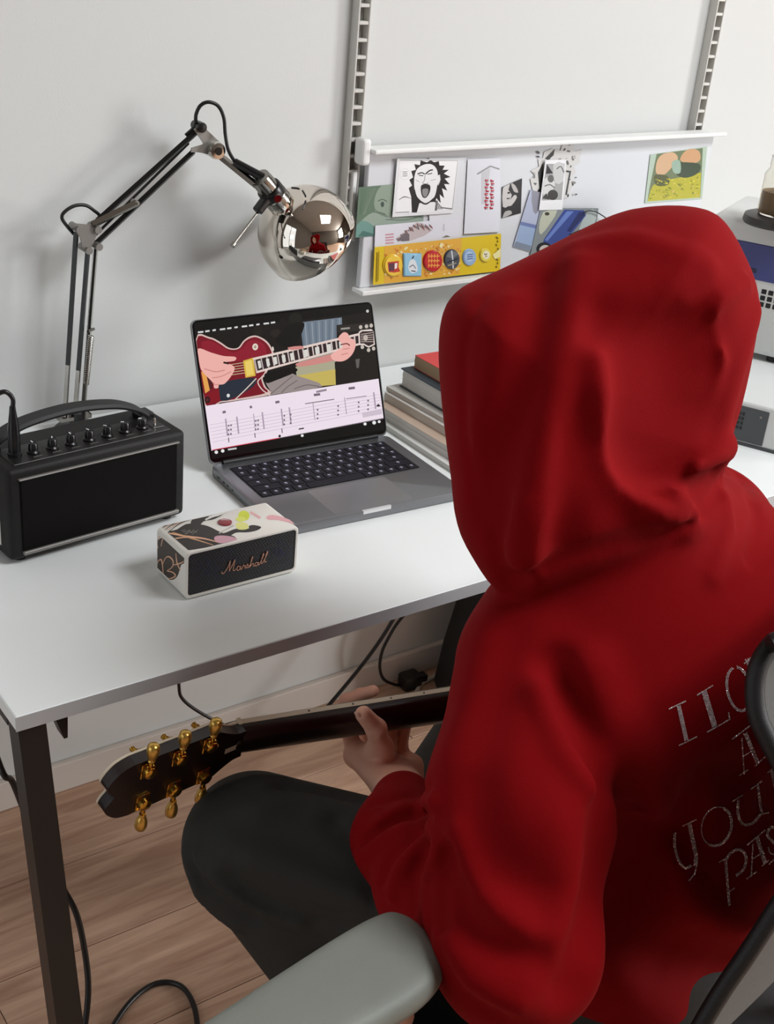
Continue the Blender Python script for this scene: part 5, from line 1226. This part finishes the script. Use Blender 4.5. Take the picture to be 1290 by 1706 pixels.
# body: single-cutaway outline
bo_ = [(-.385, .085), (-.44, .150), (-.50, .163), (-.56, .140), (-.60, .118), (-.64, .120), (-.70, .150), (-.77, .165), (-.83, .135), (-.855, .06), (-.858, 0), (-.855, -.06), (-.83, -.135), (-.77, -.170), (-.70, -.165), (-.64, -.130), (-.59, -.112), (-.55, -.120), (-.50, -.142), (-.455, -.135), (-.425, -.105), (-.432, -.078), (-.46, -.055), (-.465, -.035), (-.43, -.027), (-.395, -.025), (-.390, .03)]
bo_ = [tuple(q) for q in catmull([np.array(q) for q in bo_], 4, True)]
def plate2(name, m, zs, parent):
    g = G(); n = len(bo_); v = []; c = np.mean(np.array(bo_), 0)
    for z, s in zs: v += [(c[0]+(a-c[0])*s, c[1]+(b-c[1])*s, z) for a, b in bo_]
    f = [(i*n+q, i*n+(q+1) % n, (i+1)*n+(q+1) % n, (i+1)*n+q) for i in range(len(zs)-1) for q in range(n)]+[tuple(range(n)), tuple((len(zs)-1)*n+q for q in reversed(range(n)))]
    return g.add(v, f).build(name, m, parent, smooth=40)
body_o = plate2('body', mat('wine_red_gloss', (92, 10, 18), .15, coat=.8), [(-.0145, .90), (-.0120, .985), (-.009, 1.0), (.034, 1.0), (.038, .985)], gt)
plate2('body_binding', M_bind, [(-.0105, 1.004), (-.006, 1.004)], gt)
for x, w in ((-.485, .036), (-.585, .036)): G().box((x-.018, -.034, -.020), (x+.018, .034, -.012), .003, 2).build('pickup', M_gold, gt)
G().box((-.637, -.042, -.023), (-.625, .042, -.0125), .002, 2).build('bridge', M_gold, gt); G().box((-.675, -.045, -.021), (-.661, .045, -.0125), .002, 2).build('tailpiece', M_gold, gt)
for x, y in ((-.70, -.115), (-.745, -.085), (-.76, -.125), (-.795, -.09)): G().cyl((x, y, -.0135), (x, y, -.027), .0105, .0085, 18).build('knob', M_gold, gt, smooth=40)

# ------------------------------------------------------------------ skin: head, neck, hands, foot (one body)
def gl(x, y, z): return np.array(GM @ Vector((x, y, z)))
HX = -.168                                  # where along the neck the hand holds it
M_skin = mat('skin', (230, 174, 150), .5, spec=.4, var=.08, var_scale=40); M_skin.node_tree.nodes['Principled BSDF'].inputs['Subsurface Weight'].default_value = .08
M_skin.node_tree.nodes['Principled BSDF'].inputs['Subsurface Radius'].default_value = (.01, .004, .002)
wr = wrL
# hand in guitar-local coordinates: y up across the neck, z toward the camera (back of neck), -z fret side
def pxz(px, py, z):
    """point seen through a pixel on the guitar-local plane z = const"""
    return on_plane(px, py, np.array(GM @ Vector((0, 0, z))), GN)
th_ = [pxz(652, 1282, .016), pxz(634, 1246, .030), pxz(627, 1214, .030), pxz(606, 1190, .024)]
mc = [pxz(594, 1258, -.004), pxz(618, 1270, -.016), pxz(646, 1274, -.024), pxz(664, 1284, -.028)]
fing = [[mc[0], pxz(581, 1218, -.020), pxz(577, 1168, -.034), pxz(600, 1158, -.034), pxz(622, 1151, -.028)],
        [mc[1], pxz(612, 1222, -.036), pxz(604, 1184, -.046), pxz(610, 1172, -.030)],
        [mc[2], pxz(648, 1226, -.042), pxz(656, 1182, -.050), pxz(666, 1168, -.032)],
        [mc[3], pxz(667, 1240, -.040), pxz(676, 1204, -.046), pxz(680, 1186, -.030)]]
rad = [[.0115, .0100, .0090, .0082, .0074], [.0118, .0102, .0090, .0080], [.0120, .0108, .0090, .0080], [.0112, .0100, .0084, .0074]]
def handL(p):
    palm = [(wr*.55+mc[i]*.45) for i in range(4)]
    d = rcone(p, wr+np.array([.006, -.004, -.012]), th_[0]*.4+wr*.6, .026, .024)
    for i in range(4): d = smin(d, rcone(p, wr*.86+mc[i]*.14, mc[i], .0175, .0145), .014)
    d = smin(d, rcone(p, wr*.8+th_[0]*.2, th_[0], .021, .0185), .012)        # thumb muscle
    d = smin(d, chain(p, th_, [.0185, .0138, .0122, .0102], .006), .009)
    d = smin(d, rcone(p, th_[1], mc[0], .010, .010), .018)                     # web
    f_ = None
    for P, r_ in zip(fing, rad):
        e = chain(p, P, r_, .004); f_ = e if f_ is None else np.minimum(f_, e)
    d = smin(d, f_, .006)
    d = smin(d, rcone(p, wr, pxz(686, 1276, -.016), .024, .0165), .014)        # heel of the hand
    # thumb joint creases and nail bed
    for P, w, h in HF: d = d-h*np.exp(-(seg_dist(p, P)/w)**2)
    return d
HF = [(np.array([th_[2]+GN*.011+GL_*.009, th_[2]+GN*.012-GL_*.009], np.float32), .0018, -.0012), (np.array([th_[2]+GN*.0112+GL_*.009-GW*.003, th_[2]+GN*.012-GL_*.009-GW*.003], np.float32), .0016, -.0009), (np.array([th_[1]+GN*.013+GL_*.010, th_[1]+GN*.014-GL_*.010], np.float32), .0022, -.0011)]
hp_ = np.array(th_+[q for f_ in fing for q in f_]+[wr])
parts_v = []; parts_q = []
def add_skin(fn, lo, hi, h):
    V, Q = sdf_mesh(fn, lo, hi, h); n = sum(len(a) for a in parts_v); parts_v.append(V); parts_q.append(Q+n)
add_skin(handL, hp_.min(0)-.035, hp_.max(0)+.035, .0019)
# right hand resting at the strings
wrr = wrR; RD = nrm_(np.array([-.16, .06, -.02])); RU = np.array([0, 0, 1.]); RS = np.cross(RD, RU)
def handR(p):
    d = rcone(p, wrr-RD*.03, wrr+RD*.03, .026, .024)
    for i in range(4):
        k0 = wrr+RD*.085+RU*(.024-.016*i); d = smin(d, rcone(p, wrr+RD*.02+RU*(.010-.007*i), k0, .015, .0125), .01)
        d = smin(d, chain(p, [k0, k0+RD*.034-RS*.012-RU*.01, k0+RD*.040-RS*.030-RU*.022, k0+RD*.030-RS*.040-RU*.034], [.0105, .0095, .0085, .0075], .004), .005)
    return smin(d, chain(p, [wrr+RD*.03+RU*.016, wrr+RD*.070+RU*.040-RS*.018, wrr+RD*.100+RU*.036-RS*.030], [.016, .011, .009], .005), .01)
add_skin(handR, wrr-.15, wrr+.15, .003)
# head with face, inside the hood
def hd(f_, s, u): return HC+FH*f_+HSD*s+HUP*u
def head(p):
    d = ellip(p, hd(-.02, 0, .035), HAX, (.094, .074, .088))
    d = smin(d, ellip(p, hd(.025, 0, -.035), HAX, (.060, .058, .082)), .03)
    d = smin(d, rcone(p, hd(.062, 0, -.098), hd(.058, 0, -.09), .018, .02), .02)                # chin
    d = smin(d, rcone(p, hd(.080, 0, .012), hd(.100, 0, -.024), .008, .0115), .012)             # nose
    d = smin(d, rcone(p, hd(.074, -.03, .030), hd(.074, .03, .030), .010, .010), .014)           # brow
    for s in (-1, 1):
        d = smax(d, -(np.sqrt(((p-hd(.092, s*.031, .008).astype(np.float32))**2).sum(1))-.015), .012)
        d = smin(d, np.sqrt(((p-hd(.068, s*.031, .008).astype(np.float32))**2).sum(1))-.0125, .003)   # eyes
        d = smin(d, ellip(p, hd(.050, s*.045, -.028), HAX, (.022, .018, .02)), .02)              # cheeks
        d = smin(d, ellip(p, hd(-.012, s*.074, -.005), HAX, (.018, .008, .030)), .006)           # ears
    d = smin(d, rcone(p, hd(.080, -.018, -.052), hd(.080, .018, -.052), .0065, .0065), .008); d = smin(d, rcone(p, hd(.078, -.015, -.064), hd(.078, .015, -.064), .0068, .0068), .007)
    d = smax(d, -rcone(p, hd(.090, -.02, -.058), hd(.090, .02, -.058), .0025, .0025), .004)
    return smin(d, rcone(p, hd(-.02, 0, -.06), neck+TU*.0, .055, .058), .03)
add_skin(head, HC-.19, HC+.15, .0042)
# forearms, torso, legs (under the clothes) and bare feet
footL = [ankL, T(632, 1745, 1.43), T(648, 1714, 1.42), T(674, 1689, 1.415)]
def rest(p):
    d = chain(p, [wr, b2, elL], [.026, .034, .038], .02); d = smin(d, chain(p, [elL, shL], [.038, .045], .02), .03)
    d = smin(d, chain(p, [wrr, elR, shR], [.026, .036, .045], .02), .03)
    d = smin(d, ellip(p, ORG+TU*.80+TF*.045+TR*.02, TAX, (.11, .05, .15)), .05); d = smin(d, ellip(p, ORG+TU*.56+TR*.02+TF*.03, TAX, (.10, .05, .12)), .05)
    d = smin(d, rcone(p, neck-TU*.05, neck+TU*.04, .055, .055), .03)
    for a, b, c in ((hipL, kneeL, ankL), (hipR, kneeR, ankR)): d = smin(d, chain(p, [a, b, c], [.075, .055, .036], .02), .04)
    d = smin(d, chain(p, footL, [.032, .026, .020, .0125], .012), .02)
    fR = [ankR, ankR+np.array([-.01, .03, -.085]), ankR+np.array([-.04, .13, -.108])]
    return smin(d, chain(p, fR, [.034, .036, .020], .02), .02)
add_skin(rest, (-.36, -1.30, .0), (.56, -.34, 1.1), .0085)
mesh_np('body', np.concatenate(parts_v), np.concatenate(parts_q), M_skin, person, ORG)
# thumb nail (seen edge-on at the tip)
nt_ = nrm_(th_[3]-th_[2]); nl_ = th_[3]+nt_*.004+GL_*.0065+GN*.003
ax_n = np.stack([nt_, np.cross(nt_, nrm_(GL_*.9+GN*.3)), nrm_(GL_*.9+GN*.3)])
V, Q = sdf_mesh(lambda p: ellip(p, nl_, np.stack([nrm_(ax_n[0]), nrm_(ax_n[1]), np.cross(nrm_(ax_n[0]), nrm_(ax_n[1]))]), (.0062, .0048, .0022)), nl_-.012, nl_+.012, .0012)
nail = mesh_np('thumb_nail', V, Q, mat('nail', (226, 178, 160), .3), person, ORG)
# ------------------------------------------------------------------ office chair
M_cfab = mat('chair_grey_mesh', (86, 85, 82), .8, bump=.6, bump_scale=1600); M_cblk = mat('chair_black', (13, 12, 12), .55, bump=.4, bump_scale=900); M_pad = mat('armrest_grey', (120, 123, 115), .55, bump=.15, bump_scale=1200, var=.04, var_scale=30)
ch = tag(empty('office_chair', (ORG[0], ORG[1], 0), math.atan2(TR[1], TR[0])), 'office chair with grey mesh back, black edging and a grey padded armrest', 'chair')
ic = np.array(ch.matrix_basis.inverted()) if False else np.linalg.inv(np.array(Matrix.Translation((ORG[0], ORG[1], 0)) @ Matrix.Rotation(math.atan2(TR[1], TR[0]), 4, 'Z')))
def cl(p): q = ic @ np.array([*p, 1.0]); return q[:3]
# seat
SEAT = .385
G().slab((-.25, -.24, SEAT-.065), (.25, .25, SEAT), .09, .025, 8).build('seat', M_cblk, ch, smooth=50)
G().cyl((0, 0, .09), (0, 0, SEAT-.06), .027, .027, 20).build('gas_lift', M_cblk, ch, smooth=40)
for k_ in range(5):
    a = k_*2*math.pi/5+.55; c_, s2 = math.cos(a), math.sin(a)
    sp_ = G().tube([(0, 0, .105), (.14*c_, .14*s2, .095), (.27*c_, .27*s2, .070)], [.026, .022, .016], 8).build('base_spoke', M_cblk, ch, smooth=50)
    cs = G().lathe([(.0001, -.022), (.024, -.021), (.027, -.014), (.027, .014), (.024, .021), (.0001, .022)], 20, (.27*c_, .27*s2, .027), (-s2, c_, 0)).build('caster', M_rubber, ch, smooth=40)
    G().cyl((.27*c_, .27*s2, .05), (.27*c_, .27*s2, .08), .008, .008, 10).build('caster_stem', M_cblk, sp_)
# backrest: outline traced on the backrest surface; the visible left edge has a waist
left_px = [(1330, 1040, 1.13), (1290, 1070, 1.125), (1266, 1105, 1.12), (1258, 1145, 1.12), (1262, 1190, 1.12), (1278, 1228, 1.12), (1305, 1280, 1.12), (1335, 1350, 1.125), (1340, 1420, 1.13), (1318, 1475, 1.135), (1285, 1528, 1.14), (1245, 1590, 1.145), (1205, 1648, 1.15), (1165, 1715, 1.155), (1140, 1770, 1.16)]
Lp = [cl(T(x, y, t)) for x, y, t in left_px]
cx_ = .055
Rp = [np.array([2*cx_+.0-p[0]+.10, p[1], p[2]]) for p in Lp]
ring = catmull(Lp+[r_ for r_ in reversed(Rp)], 5, True)
G().tube(ring, .0088, 10, closed=True).build('back_edging', M_cblk, ch, smooth=60)
g = G(); Lc = catmull(Lp, 5); Rc = catmull(Rp, 5); n = len(Lc); v = []; m_ = 12
for i in range(n):
    for j in range(m_+1):
        t = j/m_; p = Lc[i]*(1-t)+Rc[i]*t; v.append(p+np.array([0, -.035*math.sin(math.pi*t), 0]))
f = [(i*(m_+1)+j, i*(m_+1)+j+1, (i+1)*(m_+1)+j+1, (i+1)*(m_+1)+j) for i in range(n-1) for j in range(m_)]
k_ = len(v); v += [p+np.array([0, -.004, 0]) for p in v]; f += [tuple(reversed([q+k_ for q in fc])) for fc in f]
g.add(v, f); g.build('back_mesh', M_cfab, ch, smooth=60)
mid = np.mean(np.array(Lp+Rp), 0); low_ = (Lp[-1]+Rp[-1])/2
G().tube(catmull([low_+np.array([0, -.045, .25]), low_+np.array([0, -.05, .08]), (low_[0], low_[1]-.03, SEAT-.02), (low_[0]*.5, -.24, SEAT-.075), (0, -.1, SEAT-.075)], 6), .02, 10).build('back_spine', M_cblk, ch, smooth=60)
# left armrest pad, swivelled outward
AZ = .672
apx = [(742, 1592), (735, 1622), (700, 1658), (640, 1695), (540, 1752), (400, 1830), (300, 1880), (230, 1885), (190, 1850), (200, 1800), (310, 1712), (400, 1652), (480, 1600), (560, 1550), (615, 1520), (655, 1509), (695, 1524), (725, 1556)]
ol = np.array([cl(on_z(x, y, AZ))[:2] for x, y in catmull([np.array(q, float) for q in apx], 4, True)]); c0 = ol.mean(0)
def inset(o, d):
    n = len(o); nx = np.roll(o, -1, 0)-np.roll(o, 1, 0); nn = np.stack([nx[:, 1], -nx[:, 0]], 1); nn /= np.linalg.norm(nn, axis=1)[:, None]
    if (nn*(o-c0)).sum() < 0: nn = -nn
    return o-nn*d
g = G(); v = []; n = len(ol); prof_ = [(.016, -.030), (.006, -.028), (.0015, -.022), (0, -.014), (.0015, -.008), (.005, -.003), (.011, .0), (.020, .0015)]
for d_, z in prof_: v += [(q[0], q[1], AZ+z) for q in inset(ol, d_)]
f = [(i*n+q, i*n+(q+1) % n, (i+1)*n+(q+1) % n, (i+1)*n+q) for i in range(len(prof_)-1) for q in range(n)]+[tuple(range(n-1, -1, -1)), tuple((len(prof_)-1)*n+q for q in range(n))]
pd = g.add(v, f).build('armrest_pad', M_pad, ch, smooth=60)
bm = bmesh.new(); bm.from_mesh(pd.data); bmesh.ops.recalc_face_normals(bm, faces=bm.faces); bm.to_mesh(pd.data); bm.free()
pp = cl(on_z(560, 1650, AZ))
G().box((pp[0]-.03, pp[1]-.03, AZ-.05), (pp[0]+.03, pp[1]+.03, AZ-.029), .005, 2).build('armrest_plate', M_cblk, ch)
G().tube([(pp[0], pp[1], AZ-.045), (pp[0], pp[1], SEAT+.0), (pp[0]+.05, pp[1], SEAT-.055), (-.1, pp[1]*.5, SEAT-.07)], .019, 10).build('armrest_post', mat('post_grey', (66, 70, 64), .5), ch, smooth=50)
# right armrest
rx = .34; G().slab((rx-.045, -.10, AZ-.03), (rx+.045, .15, AZ), .04, .010, 8).build('armrest_pad', M_pad, ch, smooth=50)
G().tube([(rx, .02, AZ-.028), (rx, .02, SEAT), (rx-.05, .02, SEAT-.055), (.1, .0, SEAT-.07)], .019, 10).build('armrest_post', mat('post_grey', (66, 70, 64), .5), ch, smooth=50)

# ------------------------------------------------------------------ rhinestone lettering on the back
CT = crop(1090, 1040, 3.41)
def dots(st, w, step=9.0):
    """rows of stones filling a stroke of width w (crop units)"""
    P = [np.array(q, float) for q in st]; out = []
    L_ = sum(np.linalg.norm(P[i+1]-P[i]) for i in range(len(P)-1)); nrow = max(1, int(round(w/8.0)))
    for r_ in range(nrow):
        off = (r_-(nrow-1)/2)*8.0; acc = (r_ % 2)*step/2
        for i in range(len(P)-1):
            d = P[i+1]-P[i]; l = np.linalg.norm(d)
            if l < 1e-6: continue
            d = d/l; nn = np.array([-d[1], d[0]])
            while acc < l: out.append(P[i]+d*acc+nn*off); acc += step
            acc -= l
    return out
def arc(cx, cy, rx, ry, a0, a1, rot=0, n=24):
    ca, sa = math.cos(rot), math.sin(rot)
    return [(cx+rx*math.cos(a)*ca-ry*math.sin(a)*sa, cy+rx*math.cos(a)*sa+ry*math.sin(a)*ca) for a in np.radians(np.linspace(a0, a1, n))]
letters = {
 'I': [([(140, 465), (185, 660)], 26), ([(88, 480), (178, 438)], 8), ([(145, 688), (245, 638)], 8)],
 'L': [([(285, 385), (345, 580)], 30), ([(248, 402), (338, 345)], 8), ([(305, 612), (430, 540)], 8), ([(430, 540), (424, 500)], 10)],
 'O': [(arc(482, 368, 66, 126, 100, 260, -.18), 20), (arc(482, 368, 66, 126, -80, 100, -.18), 14)],
 'V': [([(528, 200), (565, 300), (590, 360)], 26), ([(515, 222), (565, 178)], 8), ([(592, 145), (640, 95)], 8)],
 'A': [([(500, 650), (512, 850)], 8), ([(520, 620), (590, 790)], 26), ([(448, 650), (578, 552)], 8), ([(486, 858), (535, 826)], 8), ([(575, 805), (640, 745)], 8), ([(505, 750), (560, 718)], 8)],
 'L.001': [([(612, 640), (640, 720)], 22), ([(640, 560), (700, 520)], 8)],
 'Y': [(catmull([np.array(q, float) for q in ((118, 1185), (118, 1260), (140, 1340), (175, 1385), (212, 1370))], 4), 16), ([(200, 1130), (240, 1320), (235, 1370)], 24), ([(165, 1145), (240, 1108)], 8), ([(245, 1350), (232, 1415), (196, 1462)], 10)],
 'O.001': [(arc(355, 1148, 84, 112, 100, 280, .25), 10), (arc(355, 1148, 84, 112, -80, 100, .25), 15)],
 'U': [(catmull([np.array(q, float) for q in ((478, 1000), (478, 1080), (505, 1135), (560, 1130), (605, 1080))], 4), 16), ([(590, 915), (610, 1070)], 20), ([(448, 1005), (505, 970)], 8), ([(552, 935), (615, 888)], 8), ([(605, 1080), (650, 1070)], 8)],
 'R': [([(670, 830), (690, 920)], 26), ([(648, 842), (690, 808)], 8)],
 'P': [([(408, 1350), (428, 1600)], 16), (catmull([np.array(q, float) for q in ((405, 1345), (440, 1295), (490, 1280), (522, 1320), (510, 1390), (465, 1430))], 4), 12), ([(372, 1350), (410, 1330)], 8), ([(425, 1520), (462, 1496)], 8)],
 'A.001': [([(562, 1250), (552, 1430)], 8), ([(585, 1210), (632, 1360)], 24), ([(532, 1252), (630, 1170)], 8), ([(528, 1445), (580, 1408)], 8), ([(615, 1372), (652, 1340)], 8), ([(558, 1335), (610, 1300)], 8)],
 'S': [(catmull([np.array(q, float) for q in ((690, 1150), (655, 1160), (645, 1200), (670, 1230), (700, 1260))], 4), 14), (catmull([np.array(q, float) for q in ((650, 1270), (660, 1300), (690, 1310))], 4), 10), ([(655, 1360), (690, 1330)], 8)],
}
M_stone = mat('rhinestone', (246, 240, 242), .16, .55, spec=1.0)
stone_sdf = lambda p: folds(p, hoodie_base(p), FOLD)
for nm, strokes in letters.items():
    pts = [CT(*q) for st, w in strokes for q in dots(st, w)]
    P = march(stone_sdf, pts); P = P[~np.isnan(P[:, 0])]; e = .002
    if not len(P): continue
    Nn = np.stack([stone_sdf((P+np.eye(3)[k_]*e).astype(np.float32))-stone_sdf((P-np.eye(3)[k_]*e).astype(np.float32)) for k_ in range(3)], -1); Nn /= np.linalg.norm(Nn, axis=1)[:, None]
    g = G()
    for p, n_ in zip(P, Nn):
        n_ = n_+RNG.normal(0, .28, 3); n_ /= np.linalg.norm(n_)
        a = Vector(n_).orthogonal().normalized(); b = Vector(n_).cross(a); p = Vector(p-ORG); n_ = Vector(n_)
        r0 = .00085; v = [p+(a*math.cos(t)+b*math.sin(t))*r0-n_*.0004 for t in np.arange(6)*math.pi/3]+[p+(a*math.cos(t)+b*math.sin(t))*r0*.55+n_*.0007 for t in np.arange(6)*math.pi/3]
        g.add(v, [(q, (q+1) % 6, 6+(q+1) % 6, 6+q) for q in range(6)]+[tuple(range(6, 12))])
    o = g.build('rhinestone_letter', M_stone, hood_o); o['kind'] = 'stuff'; o['label'] = 'letter %s in silver rhinestones' % nm.split('.')[0]
